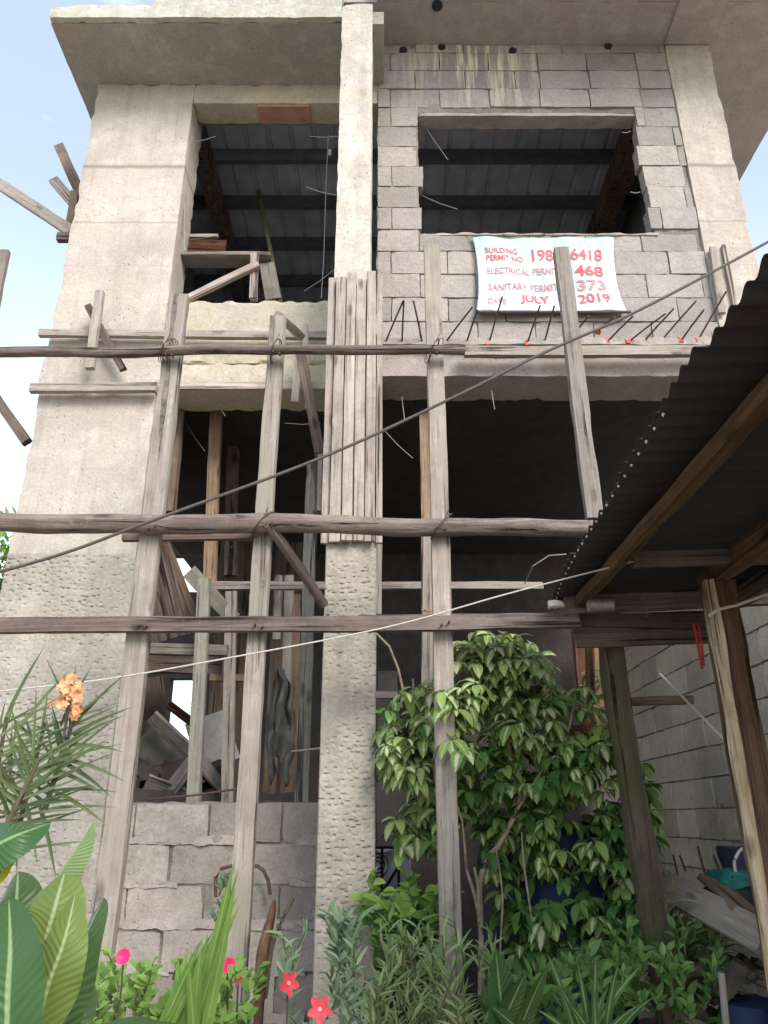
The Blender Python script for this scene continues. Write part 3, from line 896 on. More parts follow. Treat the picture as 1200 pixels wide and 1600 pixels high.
bp = empty('plank_partition', P(400, 880, 6.6), 'brown vertical plank partition deep inside the lower left opening', 'partition')
for i, px in enumerate((352, 372, 392, 412, 438, 462)):
    p = P(px, 900, 6.6)
    timber('plank', (p.x, 6.6 + (i % 2) * .02, 1.55 if i < 3 else 1.2), (p.x, 6.6 + (i % 2) * .02, 3.9), .115, .02, M_ply, bp)
for i, (a, b, c, d, Y0, w_, mt, lab) in enumerate((
        (236, 1120, 300, 1180, 5.0, .10, M_woodg, 'flat grey plank sloping over the rubbish heap, topmost of the pile'),
        (222, 1150, 292, 1215, 5.15, .20, M_tarp, 'wide greenish board lying under the topmost sloping plank'),
        (300, 1192, 262, 1240, 4.95, .09, M_wood, 'brown board leaning on the grey shoring post foot'),
        (318, 1196, 350, 1236, 5.0, .08, M_woodg, 'short grey plank between the feet of two shoring posts'),
        (228, 1222, 300, 1250, 5.0, .12, M_wood, 'low broad plank at the bottom of the rubbish heap'),
        (320, 1120, 345, 1195, 5.8, .30, M_white, 'pale upright slab behind the slim brown shoring post'),
        (262, 1100, 312, 1138, 5.6, .06, M_woodr, 'thin red brown stick crossing the bright gap to outside'),
        (226, 1060, 240, 1180, 5.4, .25, M_woodd, 'dark upright board against the side wall behind scaffold post'))):
    loose('scrap_plank', lab, P(a, b, Y0), P(c, d, Y0 + .1), w_, .03, mt, group='scrap timber heaped in the lower left opening', roll=.5 if i in (0, 4) else 0)
heap = MB()
for i in range(26):
    p = P(R.uniform(225, 345), R.uniform(1195, 1250), R.uniform(5.1, 5.5)); s = R.uniform(.03, .09)
    heap.rbox(p.x - s, p.x + s, p.y - s, p.y + s, p.z - s * .6, p.z + s * .6, step=.04, amp=.03, freq=9, seed=i * 3., M=Matrix.Translation(p) @ Matrix.Rotation(R.uniform(-.8, .8), 4, 'Y') @ Matrix.Translation(-p))
heap.rbox(P(200, 1255, 5.2).x, P(520, 1255, 5.2).x, 5.0, 6.0, 0, P(0, 1228, 5.3).z - .05, step=.12, amp=.04, freq=4)
tag(heap.build('rubble', M_inner), 'grey brown rubble heap inside the lower left opening', 'rubble', kind='stuff')


def rod(name, label, pts, r, mat, cat, group=None):
    mb = MB(); mb.tube(pts, r, 8)
    return tag(mb.build(name, mat), label, cat, group)


rod('thin_rod', 'thin bar lying across the posts just above the low block wall', [P(232, 1249, 4.6), P(300, 1243, 4.58), P(370, 1233, 4.6)], .006, M_rebar, 'rod')
rod('thin_rod', 'short pale rod beside the middle column above the low wall', [P(456, 1174, 4.55), P(503, 1169, 4.45)], .006, M_wire, 'rod')
# hanging tarp
tp = MB(); nu, nvv = 18, 26
for j in range(nvv + 1):
    for i in range(nu + 1):
        t_ = j / nvv; s = i / nu
        wdt = 46 * (.35 + .65 * min(1, t_ * 2.2)) * (1 - .45 * max(0, t_ - .6) * 2.2)
        p = P(437 + (s - .5) * wdt + math.sin(t_ * 5) * 3, 1040 + t_ * (165 + 25 * math.sin(s * 9)), 5.0)
        p.y += .03 * math.sin(s * 17 + t_ * 3) + .03 * math.sin(s * 7 + 1); q_ = nv(p, 9, 4.); p.x += q_.x * .03; p.y += q_.y * .05; p.z += q_.z * .04
        tp.v.append(p)
for j in range(nvv):
    for i in range(nu):
        a = j * (nu + 1) + i; tp.f.append((a, a + 1, a + nu + 2, a + nu + 1))
o = tp.build('hanging_tarp', M_tarp, sharp=80); md = o.modifiers.new('thick', 'SOLIDIFY'); md.thickness = .006
tag(o, 'crumpled green grey tarp hanging beside the scaffold post in the left opening', 'tarp')
# bent bar on the low wall
cs = [(337, 1402), (337, 1372), (346, 1357), (362, 1353), (402, 1353), (412, 1360), (419, 1376), (422, 1398)]
rod('bent_bar', 'dark bent reinforcing bar arched in front of the low block wall', [P(a, b, 4.44) for a, b in cs], .0095, M_rebar, 'rod')

# right opening: interior post, sill board etc
loose('shoring_post', 'orange brown post directly behind the scaffold post in the right opening', P(667, 960, 4.2), P(662, 650, 4.75), .06, .06, M_woodo)
loose('shoring_post', 'mauve grey post under the plank rail, left of leafy shrub', P(668, 1300, 4.2), P(668, 840, 4.2), .062, .06, M_wood)
loose('batten', 'thin light batten on the right face of the middle column', P(590, 960, 4.1), P(590, 810, 4.1), .045, .03, M_woodl)
loose('batten', 'small cross batten low in the dark opening beside middle column', P(586, 1086, 4.6), P(622, 1086, 4.6), .04, .03, M_wood)
rod('hanging_root', 'curved dead twig hanging beside the middle column', [P(588, 990, 4.3), P(608, 1010, 4.3), P(622, 1045, 4.3), P(630, 1080, 4.3)], .007, M_bark, 'twig')
rod('hanging_root', 'thin loop of wire hanging right under the log rail end', [P(820, 912, 4.2), P(832, 885, 4.1), P(858, 868, 4.1), P(885, 866, 4.1)], .0035, M_wire, 'wire')

# door frame deep right
dfm = empty('door_frame', P(925, 1140, 4.3), 'red brown door frame with pale panel behind the mossy canopy post', 'door frame')
timber('jamb', P(918, 1150, 4.3), P(902, 985, 4.3), .055, .06, M_woodr, dfm)
timber('jamb', P(936, 1140, 4.36), P(922, 980, 4.36), .07, .05, M_woodo, dfm)
timber('panel', P(952, 1138, 4.45), P(945, 975, 4.45), .12, .03, M_woodg, dfm)
timber('sill', P(880, 1141, 4.28), P(968, 1141, 4.28), .05, .08, M_woodr, dfm)
# steel grille with a sack behind it
gr = empty('steel_grille', P(610, 1415, 4.7), 'small black steel grille beside the foot of the middle column', 'grille')
mb = MB()
for a, b, c, d in ((584, 1410, 634, 1410), (597, 1322, 597, 1410), (623, 1322, 623, 1410), (597, 1395, 622, 1355), (584, 1324, 634, 1324)):
    mb.tube([P(a, b, 4.7), P(c, d, 4.7)], .009, 6)
mb.build('bars', M_black, gr)
mb = MB()
for k in range(3):
    c = P(590, 1352, 4.69); r_ = .02 + .02 * k
    mb.tube([c + Vector((math.cos(t_ * .5) * r_, 0, math.sin(t_ * .5) * r_)) for t_ in range(-4, 5)], .004, 5)
mb.build('scroll', M_black, gr)
sk = MB(); a, b = P(583, 1410, 4.9), P(640, 1325, 4.9)
sk.rbox(a.x, b.x, 4.85, 5.1, a.z - .05, b.z, step=.03, amp=.035, freq=8, chip=.03)
tag(sk.build('sack', M_sack), 'bluish white sack slumped behind the small steel grille', 'sack')
dy_ = MB()
lw = P(640, 1500, 4.75)
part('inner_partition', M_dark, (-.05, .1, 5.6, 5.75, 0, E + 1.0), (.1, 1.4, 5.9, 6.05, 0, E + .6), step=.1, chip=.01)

# ------------------------------------------------------------------ permit banner
bn = empty('permit_banner', (1.16, YF - .03, E + 3.9), 'pale blue permit banner with faded red lettering hung on the block wall', 'banner')
bx0, bx1, bz0, bz1 = .66, 1.665, E + 3.285, E + 3.955


def warp(x, z):
    s, t_ = (x - bx0) / (bx1 - bx0), (z - bz0) / (bz1 - bz0)
    y = YF - .035 - .010 * math.sin(s * 9 + t_ * 2) * (1 - t_ * .5) - .007 * math.sin(s * 23 + t_ * 5) - .012 * (1 - t_) ** 6
    sag = -.018 * math.sin(s * math.pi) * t_ ** 4
    pin = (-.5 + s) * (.055 * (abs(t_ * 2 - 1) ** 2.5) - .02)
    return Vector((x + pin + (.015 * (1 - t_) ** 5 * s), y, z + sag))


mb = MB(); nu, nvv = 60, 40
for j in range(nvv + 1):
    for i in range(nu + 1):
        mb.v.append(warp(bx0 + (bx1 - bx0) * i / nu, bz0 + (bz1 - bz0) * j / nvv))
for j in range(nvv):
    for i in range(nu):
        a = j * (nu + 1) + i; mb.f.append((a, a + 1, a + nu + 2, a + nu + 1))
mt, t, b, _o = newmat('banner_cloth')
co = N(t, 'ShaderNodeTexCoord').outputs['Object']
c = mix(t, ramp(t, noise_n(t, co, 3, 4, .6), [(.4, 0.), (.62, 1.)]), (.50, .66, .70), (.70, .70, .74))
zz = N(t, 'ShaderNodeSeparateXYZ'); t.links.new(co, zz.inputs[0])
gz = N(t, 'ShaderNodeMapRange'); gz.inputs['From Min'].default_value = E + 3.5; gz.inputs['From Max'].default_value = E + 3.96; t.links.new(zz.outputs['Z'], gz.inputs['Value'])
c = mix(t, gz.outputs[0], c, (.42, .66, .70))
c = mix(t, ramp(t, noise_n(t, co, 11, 6, .7), [(.5, 0.), (.75, .5)]), c, (.45, .42, .38))
t.links.new(c, b.inputs['Base Color']); b.inputs['Roughness'].default_value = .6
bump(t, b, noise_n(t, co, 9, 5, .6), .8, .03)
cl = mb.build('cloth', mt, bn, sharp=80); md = cl.modifiers.new('thick', 'SOLIDIFY'); md.thickness = .003; md.offset = 1
bxm = MB(); bxm.tube([(bx0 - .02, YF - .045, bz1 + .006), (bx1 + .03, YF - .045, bz1 + .006)], .007, 8); bxm.build('top_batten', M_wood, bn)
bxm = MB(); bxm.tube([(bx0 - .02, YF - .06, bz0 - .012), (bx1 + .05, YF - .06, bz0 - .012)], .011, 8); bxm.build('bottom_batten', M_steel, bn)
for cx_, cz_, ddx, ddz in ((bx0, bz1, -.05, .03), (bx1, bz1, .05, .03), (bx0, bz0, -.05, -.03), (bx1 + .03, bz0, .05, -.02)):
    tw = MB(); tw.tube([(cx_, YF - .04, cz_), (cx_ + ddx, YF - .012, cz_ + ddz)], .0022, 5); tw.build('tie', M_wire, bn)
M_red = plain('faded_red_ink', (.62, .13, .15), .7, 0, .35, 40, bstr=0)
M_red2 = plain('pale_red_ink', (.58, .26, .28), .7, 0, .35, 40, bstr=0)


def text(s, px0, px1, py0, py1, mat, bold=.012):
    p0, p1 = P(px0, py1, YF - .05), P(px1, py0, YF - .05)
    cu = bpy.data.curves.new('t', 'FONT'); cu.body = s; cu.size = 1; cu.offset = bold
    ob = bpy.data.objects.new('t', cu); COL.objects.link(ob)
    dg = bpy.context.evaluated_depsgraph_get()
    me = bpy.data.meshes.new_from_object(ob.evaluated_get(dg), depsgraph=dg)
    bpy.data.objects.remove(ob)
    xs_ = [v.co.x for v in me.vertices]; ys_ = [v.co.y for v in me.vertices]
    ax, bx_, ay, by = min(xs_), max(xs_), min(ys_), max(ys_)
    mb = MB()
    for v in me.vertices:
        x = p0.x + (v.co.x - ax) / (bx_ - ax) * (p1.x - p0.x); z = p0.z + (v.co.y - ay) / (by - ay) * (p1.z - p0.z)
        q = warp(x + noise.noise(Vector((x * 30, z * 30, 1))) * .003, z + noise.noise(Vector((x * 22, z * 9, 5))) * .004); q.y -= .0075; mb.v.append(q)
    mb.f = [tuple(p.vertices) for p in me.polygons]
    return mb.build('lettering', mat, bn, smooth=False)


text('BUILDING', 758, 808, 385, 394, M_red)
text('PERMIT NO.', 759, 819, 397, 406, M_red)
text('198016418', 832, 941, 387, 406, M_red, .02)
text('ELECTRICAL PERMIT', 760, 872, 417, 427, M_red2)
text('468', 899, 944, 414, 431, M_red, .03)
text('SANITARY PERMIT', 762, 872, 442, 453, M_red2)
text('373', 903, 947, 437, 454, M_red2, .03)
text('DATE:', 763, 793, 466, 475, M_red2)
text('JULY', 814, 858, 460, 475, M_red, .03)
text('2019', 904, 951, 459, 473, M_red, .02)

# ------------------------------------------------------------------ cables
def sag_cable(pts, n=40):
    pts = [Vector(p) for p in pts]; res = []
    for k in range(len(pts) - 1):
        p_1 = pts[max(0, k - 1)]; p0 = pts[k]; p1 = pts[k + 1]; p2 = pts[min(len(pts) - 1, k + 2)]
        for i in range(n // (len(pts) - 1) + 1):
            t_ = i / (n // (len(pts) - 1) + 1)
            res.append(.5 * ((2 * p0) + (p1 - p_1) * t_ + (2 * p_1 - 5 * p0 + 4 * p1 - p2) * t_ ** 2 + (3 * p0 - p_1 - 3 * p1 + p2) * t_ ** 3))
    res.append(pts[-1]); return res


cps = [(-120, 918), (0, 893), (110, 861), (220, 820), (500, 716), (700, 625), (850, 551), (1000, 484), (1200, 378), (1320, 310)]
rod('power_cable', 'thick dark cable sagging diagonally across the whole house front', sag_cable([P(a, b, 3.1) for a, b in cps], 90), .0075, M_cable, 'cable')
cps = [(-120, 1094), (0, 1080), (160, 1062), (330, 1033), (600, 981), (800, 926), (1010, 872)]
rod('clothes_line', 'thin pale clothes line stretched from lower left to the tin canopy', sag_cable([P(a, b, 3.0 - .02 * i) for i, (a, b) in enumerate(cps)], 70), .0032, M_rope, 'rope')

# ------------------------------------------------------------------ tin canopy at the right
cn = empty('tin_canopy', (1.6, 2.4, 0), 'dark corrugated tin canopy on rough posts at the right', 'canopy')
HC = E + .975


def eave(y): return float(np.interp(y, [1.15, 1.577, 2.27, 2.8, 3.24, 3.6], [.70, .712, .734, .749, .778, .825])) - .006


YN = -0.9  # unseen stretch behind the camera, its length set to shade the lower right
ncor = int((3.62 - YN) / .0095)
sh = MB()
NX = 8
for j in range(ncor + 1):
    y = YN + (3.62 - YN) * j / ncor
    k = int(y / .72)
    ex = eave(y) + [0, .012, -.008, .006, -.012, .01][k % 6] + noise.noise(Vector((y * 3, 0, 0))) * .01
    for i in range(NX + 1):
        s = i / NX
        x = ex + (1.72 - ex) * s
        z = HC + .05 * s + .0105 * math.sin(2 * math.pi * y / .076) + noise.noise(Vector((x * 2, y * 2, 1))) * .008
        sh.v.append(Vector((x, y, z)))
for j in range(ncor):
    for i in range(NX):
        a = j * (NX + 1) + i; sh.f.append((a, a + 1, a + NX + 2, a + NX + 1))
o = sh.build('roof_sheet', M_sheet, cn, sharp=80)
md = o.modifiers.new('thick', 'SOLIDIFY'); md.thickness = .0012
timber('purlin', (.905, YN + .05, HC - .045), (.905, 3.45, HC - .045), .05, .05, M_woodc, cn, ref=Vector((1, 0, 0)))
timber('purlin', (1.40, YN + .05, HC - .01), (1.40, 3.22, HC - .01), .10, .07, M_woodc, cn, ref=Vector((1, 0, 0)))
timber('purlin', (1.66, YN + .05, HC - .02), (1.66, 3.5, HC - .02), .08, .06, M_woodd, cn, ref=Vector((1, 0, 0)))
timber('cross_beam', (.85, 3.5, HC - .05), (2.24, 3.5, HC + .02), .09, .05, M_woodd, cn)
timber('cross_beam', (.98, 2.9, HC - .02), (2.24, 2.9, HC + .02), .07, .05, M_woodd, cn)
timber('cross_beam', (.9, 3.58, HC - .15), (1.66, 3.62, HC - .12), .16, .03, M_woodd, cn)
timber('post', (1.40, -0.7, 0), (1.40, -0.7, HC - .05), .1, .1, M_woodd, cn)
pst = timber('post', (1.43, 3.12, 0), (1.405, 3.12, HC - .05), .115, .115, M_post, cn, amp=.010, bow=.0)
timber('peeled_lit_edge', (1.358, 3.06, 0), (1.338, 3.06, HC - .06), .04, .04, M_peel, cn, amp=.012, bow=.0)  # added pale strip: bare inner wood, with sky light put into its colour
p0, p1 = P(1030, 1480, 3.7), P(950, 960, 3.7)
timber('post', p0 + (p0 - p1) * .35, p1, .11, .10, M_moss, cn, amp=.010, bow=.03)
timber('post', P(925, 1100, 3.9), P(920, 985, 3.9), .04, .04, M_woodr, cn)
dp = MB()
for k in range(14, 47):
    y = (k + .75) * .076 + 0.0
    if y > 3.6 or y < 1.7: continue
    x = eave(y) + .004
    b0 = len(dp.v); w1 = R.uniform(.003, .0065)
    dp.v += [Vector((x - .004, y - w1, HC - .012)), Vector((x - .004, y + w1, HC - .012)), Vector((x + .004, y, HC - .012)), Vector((x - .002, y + R.uniform(-.002, .002), HC - .019 - w1 * .6))]
    dp.f += [(b0, b0 + 1, b0 + 3), (b0 + 1, b0 + 2, b0 + 3), (b0 + 2, b0, b0 + 3), (b0, b0 + 2, b0 + 1)]
tag(dp.build('glint_beads', M_glint, cn, smooth=False), kind='stuff')  # pale solid colour stands for the glint of drops along the eave

mb = MB(); q = P(938, 945, 3.35); mb.tube([q + Vector((-.055, 0, 0)), q + Vector((.055, 0, .004))], .032, 16)
tag(mb.build('roll_of_foil', M_wire), 'small grey roll tucked under the canopy above the plank rail', 'roll')
mb = MB(); mb.rbox(*(lambda p: (p.x + .02, p.x + .08, p.y - .02, p.y + .02, p.z - .01, p.z + .02))(P(850, 946, 3.45)), step=.015, amp=.015, freq=20)
tag(mb.build('torn_plastic', M_white), 'torn scrap of white plastic at the canopy corner', 'plastic scrap')
# red strap
mb = MB(); mb.tube([P(1084, 975, 3.5), P(1090, 1005, 3.5), P(1097, 1045, 3.5)], .0065, 7); mb.tube([P(1091, 975, 3.5), P(1096, 1005, 3.5), P(1100, 1040, 3.5)], .0055, 7)
tag(mb.build('red_strap', M_redstrap), 'red looped strap hanging from the plank rail end', 'strap')
rod('pale_rope_tie', 'yellowish rope tied around the top of the split canopy post', [P(1108, 962, 2.95), P(1122, 952, 2.95), P(1150, 946, 2.98), P(1200, 928, 3.0), P(1240, 915, 3.0)], .006, M_rope, 'rope')
rod('leaning_rod', 'pale thin rod leaning in front of the side block wall', [P(1031, 1053, 4.2), P(1085, 1108, 3.6), P(1140, 1163, 3.2)], .0065, M_rope, 'rod')
loose('wall_batten', 'short horizontal batten jutting from the mossy canopy post', P(985, 1096, 3.9), P(1082, 1094, 3.9), .04, .04, M_ply)

# ------------------------------------------------------------------ side boundary wall on the right
XW = 2.26
bwall = empty('boundary_block_wall', (XW, 5, 0), 'long grey hollow block side wall behind the canopy posts', 'wall')
block_wall('blockwork', M_block3, lambda v: Vector((XW + v.y, v.x, v.z)), 0.2, 7.9, .02, E + 1.9, seed=21, parent=bwall, step=.06, gap=.008, bw=.40, bh=.2)

# clutter at the right foot
bench = empty('plank_bench', P(1130, 1400, 3.9), 'rough plank bench heaped with rags and boards by the side wall', 'bench')
zt = P(0, 1372, 4.1).z
for i in range(5):
    a = P(1040 + i * 6, 1375 + i * 3, 4.7 - i * .3); 
    timber('board', (1.45 + i * .03, 4.75 - i * .27, zt - .12 + R.uniform(-.01, .01)), (2.2, 4.6 - i * .3, zt - .1 + R.uniform(-.015, .02)), .2, .03, (M_wood, M_woodg, M_ply)[i % 3], bench, ref=Vector((0, 0, 1)), roll=math.pi / 2 if False else 0)
timber('board', P(1030, 1378, 4.0), P(1200, 1470, 3.3), .13, .04, M_wood, bench)
timber('board', P(1110, 1376, 3.9), P(1165, 1425, 3.5), .12, .03, M_ply, bench)
timber('leg', (1.95, 3.5, 0), (1.95, 3.5, zt - .1), .10, .10, M_woodd, bench)
timber('leg', (1.5, 4.55, 0), (1.5, 4.55, zt - .13), .08, .08, M_woodd, bench)
for i, (a, b, c, d) in enumerate(((1052, 1336, 1059, 1368), (1062, 1337, 1071, 1360), (1090, 1322, 1102, 1368), (1115, 1337, 1127, 1368))):
    rod('steel_stake', ['first', 'second', 'third', 'fourth'][i] + ' thin dark bar from the left standing on the plank bench', [P(a, b, 4.5), P(c, d, 4.45)], .006, M_rebar, 'rod', 'thin bars standing on the bench')
mb = MB(); q = P(1163, 1382, 3.9); mb.rbox(q.x - .12, q.x + .10, q.y - .1, q.y + .1, q.z - .05, q.z + .05, step=.03, amp=.04, freq=9, chip=.03)
tag(mb.build('teal_cloth', M_teal), 'crumpled teal cloth lying on the plank bench', 'cloth')
bg_ = empty('shoulder_bag', P(1180, 1345, 3.9), 'dark striped bag with pinkish handles standing on the plank bench', 'bag')
mb = MB(); q = P(1185, 1352, 3.95); mb.rbox(q.x - .14, q.x + .2, q.y - .08, q.y + .1, q.z - .12, q.z + .08, step=.03, amp=.03, freq=7, chip=.03); mb.build('body', M_bag, bg_)
mb = MB(); mb.tube(sag_cable([P(1150, 1365, 3.82), P(1148, 1345, 3.82), P(1160, 1326, 3.82), P(1175, 1335, 3.82), P(1176, 1368, 3.82)], 20), .007, 6); mb.build('handle', M_white, bg_)
mb = MB(); q = P(1185, 1405, 3.85); mb.rbox(q.x - .2, q.x + .2, q.y - .1, q.y + .12, q.z - .09, q.z + .06, step=.03, amp=.04, freq=6, chip=.03)
tag(mb.build('black_bag', M_black), 'black plastic bag squashed between teal cloth and post', 'bag')
rod('upright_pipe', 'thin grey pipe standing in the soil at lower right', [P(1128, 1620, 3.0) - Vector((0, 0, .3)), P(1127, 1520, 3.0)], .012, M_woodg, 'pipe')
mb = MB(); q = P(1180, 1590, 3.3); mb.tube([q - Vector((0, 0, .35)), q + Vector((0, 0, .05))], .1, 20, .12)
tag(mb.build('blue_bucket', M_blue), 'dark blue bucket in the bottom right corner', 'bucket')
mb = MB()
for i in range(40):
    p = P(R.uniform(1040, 1200), R.uniform(1500, 1600), R.uniform(3.3, 4.2)); s = R.uniform(.015, .06)
    mb.rbox(p.x - s * 1.4, p.x + s, p.y - s, p.y + s, p.z - s * .3, p.z + s * .3, step=.02, amp=.012, freq=14, seed=i * 1.7, M=Matrix.Translation(p) @ Matrix.Rotation(R.uniform(-1, 1), 4, 'Y') @ Matrix.Translation(-p))
mb.rbox(1.2, 2.2, 3.5, 5.5, 0, .42, step=.05, amp=.06, freq=5)
tag(mb.build('debris', M_barkd), 'dark litter and broken blocks under the bench', 'debris', kind='stuff')

# blue drum behind the shrub
dr = empty('blue_drum', (P(880, 1450, 4.35).x, 4.35, 0), 'dark blue plastic drum half hidden behind the leafy shrub', 'drum')
mb = MB(); cx = dr.location.x; zt2 = P(0, 1290, 4.35).z
prof_ = [(0, .26), (.03, .29), (.3, .295), (.32, .31), (.36, .31), (.38, .295), (.62, .295), (.64, .31), (.68, .31), (.70, .295), (.96, .285), (1.0, .25)]
nn_ = 40
for zf, rr_ in prof_:
    for k in range(nn_):
        a = 2 * math.pi * k / nn_; mb.v.append(Vector((cx + rr_ * 1.08 * math.cos(a), 4.35 + rr_ * math.sin(a), zt2 * zf)))
for i in range(len(prof_) - 1):
    for k in range(nn_):
        mb.f.append((i * nn_ + k, i * nn_ + (k + 1) % nn_, (i + 1) * nn_ + (k + 1) % nn_, (i + 1) * nn_ + k))
mb.f.append(tuple((len(prof_) - 1) * nn_ + k for k in range(nn_)))
mb.build('body', M_blue, dr)
mb = MB(); mb.tube([(cx, 4.35, zt2), (cx, 4.35, zt2 + .02)], .2, 24); mb.build('lid', M_black, dr)

# ================================================================== PLANTS
L_sch = leafmat('variegated_leaf', (.12, .25, .06), (.34, .47, .14), cmid=(.68, .70, .42), midw=.46, blotch=.45, rough=.35, trans=.28)
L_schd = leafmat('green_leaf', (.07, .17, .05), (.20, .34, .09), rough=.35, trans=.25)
L_big = leafmat('broad_leaf', (.13, .20, .05), (.20, .28, .07), cmid=(.45, .55, .28), midw=.045, rough=.38, trans=.35, veins=16)
L_bigd = leafmat('dark_broad_leaf', (.07, .12, .03), (.06, .15, .055), cmid=(.30, .42, .20), midw=.045, rough=.35, trans=.25, veins=16)
L_str = leafmat('striped_leaf', (.22, .32, .14), (.26, .36, .16), cmid=(.4, .45, .2), midw=.04, rough=.45, trans=.3, veins=22)
L_spk = leafmat('orchid_leaf', (.045, .085, .03), (.15, .19, .08), rough=.45, trans=.15)
L_blade = leafmat('blade_leaf', (.14, .30, .05), (.26, .42, .10), cmid=(.40, .55, .2), midw=.08, rough=.45, trans=.4)
L_grass = leafmat('shoot_leaf', (.14, .24, .08), (.38, .46, .22), rough=.5, trans=.3)
L_ole = leafmat('grey_green_leaf', (.13, .23, .13), (.28, .37, .21), cmid=(.3, .4, .22), midw=.05, rough=.45, trans=.25)
L_strap = leafmat('strap_leaf', (.05, .14, .045), (.11, .22, .08), cmid=(.30, .42, .2), midw=.14, rough=.4, trans=.25)
L_lime = leafmat('lime_leaf', (.17, .32, .06), (.30, .45, .12), rough=.45, trans=.35)
F_pink = plain('pink_petal', (.80, .02, .16), .5, 0, .15, 60, bstr=0)
F_coral = plain('coral_petal', (.80, .07, .10), .5, 0, .2, 60, bstr=0)
F_orange = plain('orange_petal', (.72, .36, .18), .5, 0, .2, 40, bstr=0)
F_yel = plain('yellow_centre', (.80, .42, .35), .5, 0, .2, 40, bstr=0)


def inpoly(x, y, poly):
    c = False; j = len(poly) - 1
    for i in range(len(poly)):
        xi, yi = poly[i]; xj, yj = poly[j]
        if (yi > y) != (yj > y) and x < (xj - xi) * (y - yi) / (yj - yi) + xi: c = not c
        j = i
    return c


def rdir(): 
    while True:
        v = Vector((R.uniform(-1, 1), R.uniform(-1, 1), R.uniform(-1, 1)))
        if .1 < v.length < 1: return v.normalized()


def whorl(mb, c, up, n, L, W, droop=.9, spread=1., **kw):
    """leaflets hanging around the tip of a stalk"""
    up = up.normalized()
    a = up.cross(Vector((.2, 1, .1))).normalized(); b = up.cross(a)
    ph = R.random() * 6.28
    for k in range(n):
        an = ph + k * 2 * math.pi / n + R.uniform(-.25, .25)
        rad = a * math.cos(an) + b * math.sin(an)
        d = (rad * spread + up * R.uniform(-.5, .5)).normalized()
        l = L * R.choice((.5, .8, 1, 1.15)) * R.uniform(.85, 1.15)
        st_ = c + d * l * .15
        mb.leaf(st_, d, up, l, W * l / L * R.uniform(.85, 1.15), droop=droop * R.uniform(.6, 1.4), fold=.22, segs=5, **kw)


# ---- the big variegated shrub
shrub = empty('variegated_shrub', (P(760, 1450, 3.95).x, 3.95, 0), 'tall leafy shrub with drooping cream and green leaves behind the scaffold post', 'shrub')
poly = [(700, 1015), (745, 1000), (800, 1003), (852, 1030), (858, 1058), (880, 1085), (925, 1050), (950, 1065), (935, 1130), (975, 1170), (1010, 1230), (1020, 1330), (1010, 1400), (985, 1500),
        (900, 1520), (800, 1500), (770, 1400), (740, 1300), (700, 1330), (640, 1340), (612, 1310), (622, 1240), (592, 1180), (600, 1130), (640, 1085), (690, 1075), (735, 1085), (740, 1050)]
fo, fd, fp = MB(), MB(), MB()
cnt = 0
while cnt < 1200:
    x, y = R.uniform(585, 1030), R.uniform(995, 1530)
    if not inpoly(x, y, poly): continue
    # gaps through which drum and dark interior show
    if x > 865 and y < 1160 and R.random() < .72: continue
    if y < 1075 and x < 690: continue
    gapn = noise.noise(Vector((x * .014, y * .014, 3)))
    if y > 1090 and gapn < -.2 and R.random() < .8: continue
    
    if 735 < x < 815 and y > 1210 and R.random() < .5: continue
    Y0 = R.uniform(3.72, 4.12) + (.15 if y > 1250 else 0)
    c_ = P(x, y - 12, Y0)
    up = Vector((R.uniform(-.5, .5), R.uniform(-.8, .1), 1))
    top = y < 1180 or (x < 715)  # light on the top and left lobe put into paler leaf colours
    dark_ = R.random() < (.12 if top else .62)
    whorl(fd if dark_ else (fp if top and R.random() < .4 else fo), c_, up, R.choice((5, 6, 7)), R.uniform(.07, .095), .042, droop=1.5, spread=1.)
    cnt += 1
for x, y in ((722, 1085), (706, 1100), (735, 1100), (712, 1118), (690, 1090), (745, 1080), (705, 1165), (722, 1180)):
    whorl(fo, P(x, y - 10, 3.50), Vector((0, -.5, 1)), 6, .10, .047, droop=1.4)
# a crown of lighter leaves at the top
for i in range(34):
    x = R.uniform(710, 850); y = R.uniform(1010, 1050)
    whorl(fp, P(x, y, R.uniform(3.65, 3.85)), Vector((R.uniform(-.4, .4), -.5, 1)), 7, .09, .048, droop=1.3)
fo.build('foliage', L_sch, shrub, sharp=180)
fp.build('pale_foliage', leafmat('pale_leaf', (.20, .30, .09), (.36, .44, .18), cmid=(.62, .64, .42), midw=.5, blotch=.45, rough=.45, trans=.35), shrub, sharp=180)
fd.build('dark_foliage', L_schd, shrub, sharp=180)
br = MB()
for pts, r_ in (([(752, 1560), (752, 1480), (750, 1430), (750, 1380), (762, 1340), (780, 1320), (808, 1265), (812, 1225), (798, 1180), (790, 1120), (780, 1040)], .014),
                ([(750, 1440), (742, 1400), (730, 1360), (727, 1330), (722, 1280)], .009), ([(748, 1430), (748, 1390), (741, 1355)], .009),
                ([(780, 1560), (782, 1470), (785, 1400), (776, 1330)], .006), ([(808, 1265), (850, 1200), (885, 1150), (900, 1080)], .008),
                ([(850, 1560), (838, 1480), (820, 1360), (815, 1300)], .006), ([(722, 1280), (690, 1200), (655, 1130), (645, 1060)], .008), ([(800, 1180), (760, 1100), (740, 1050)], .007)):
    pp = sag_cable([P(a, b, 3.86 + .03 * math.sin(a)) for a, b in pts], 30)
    br.tube(pp, r_, 8, r_ * .6, jit=.25)
br.build('branches', M_bark, shrub)

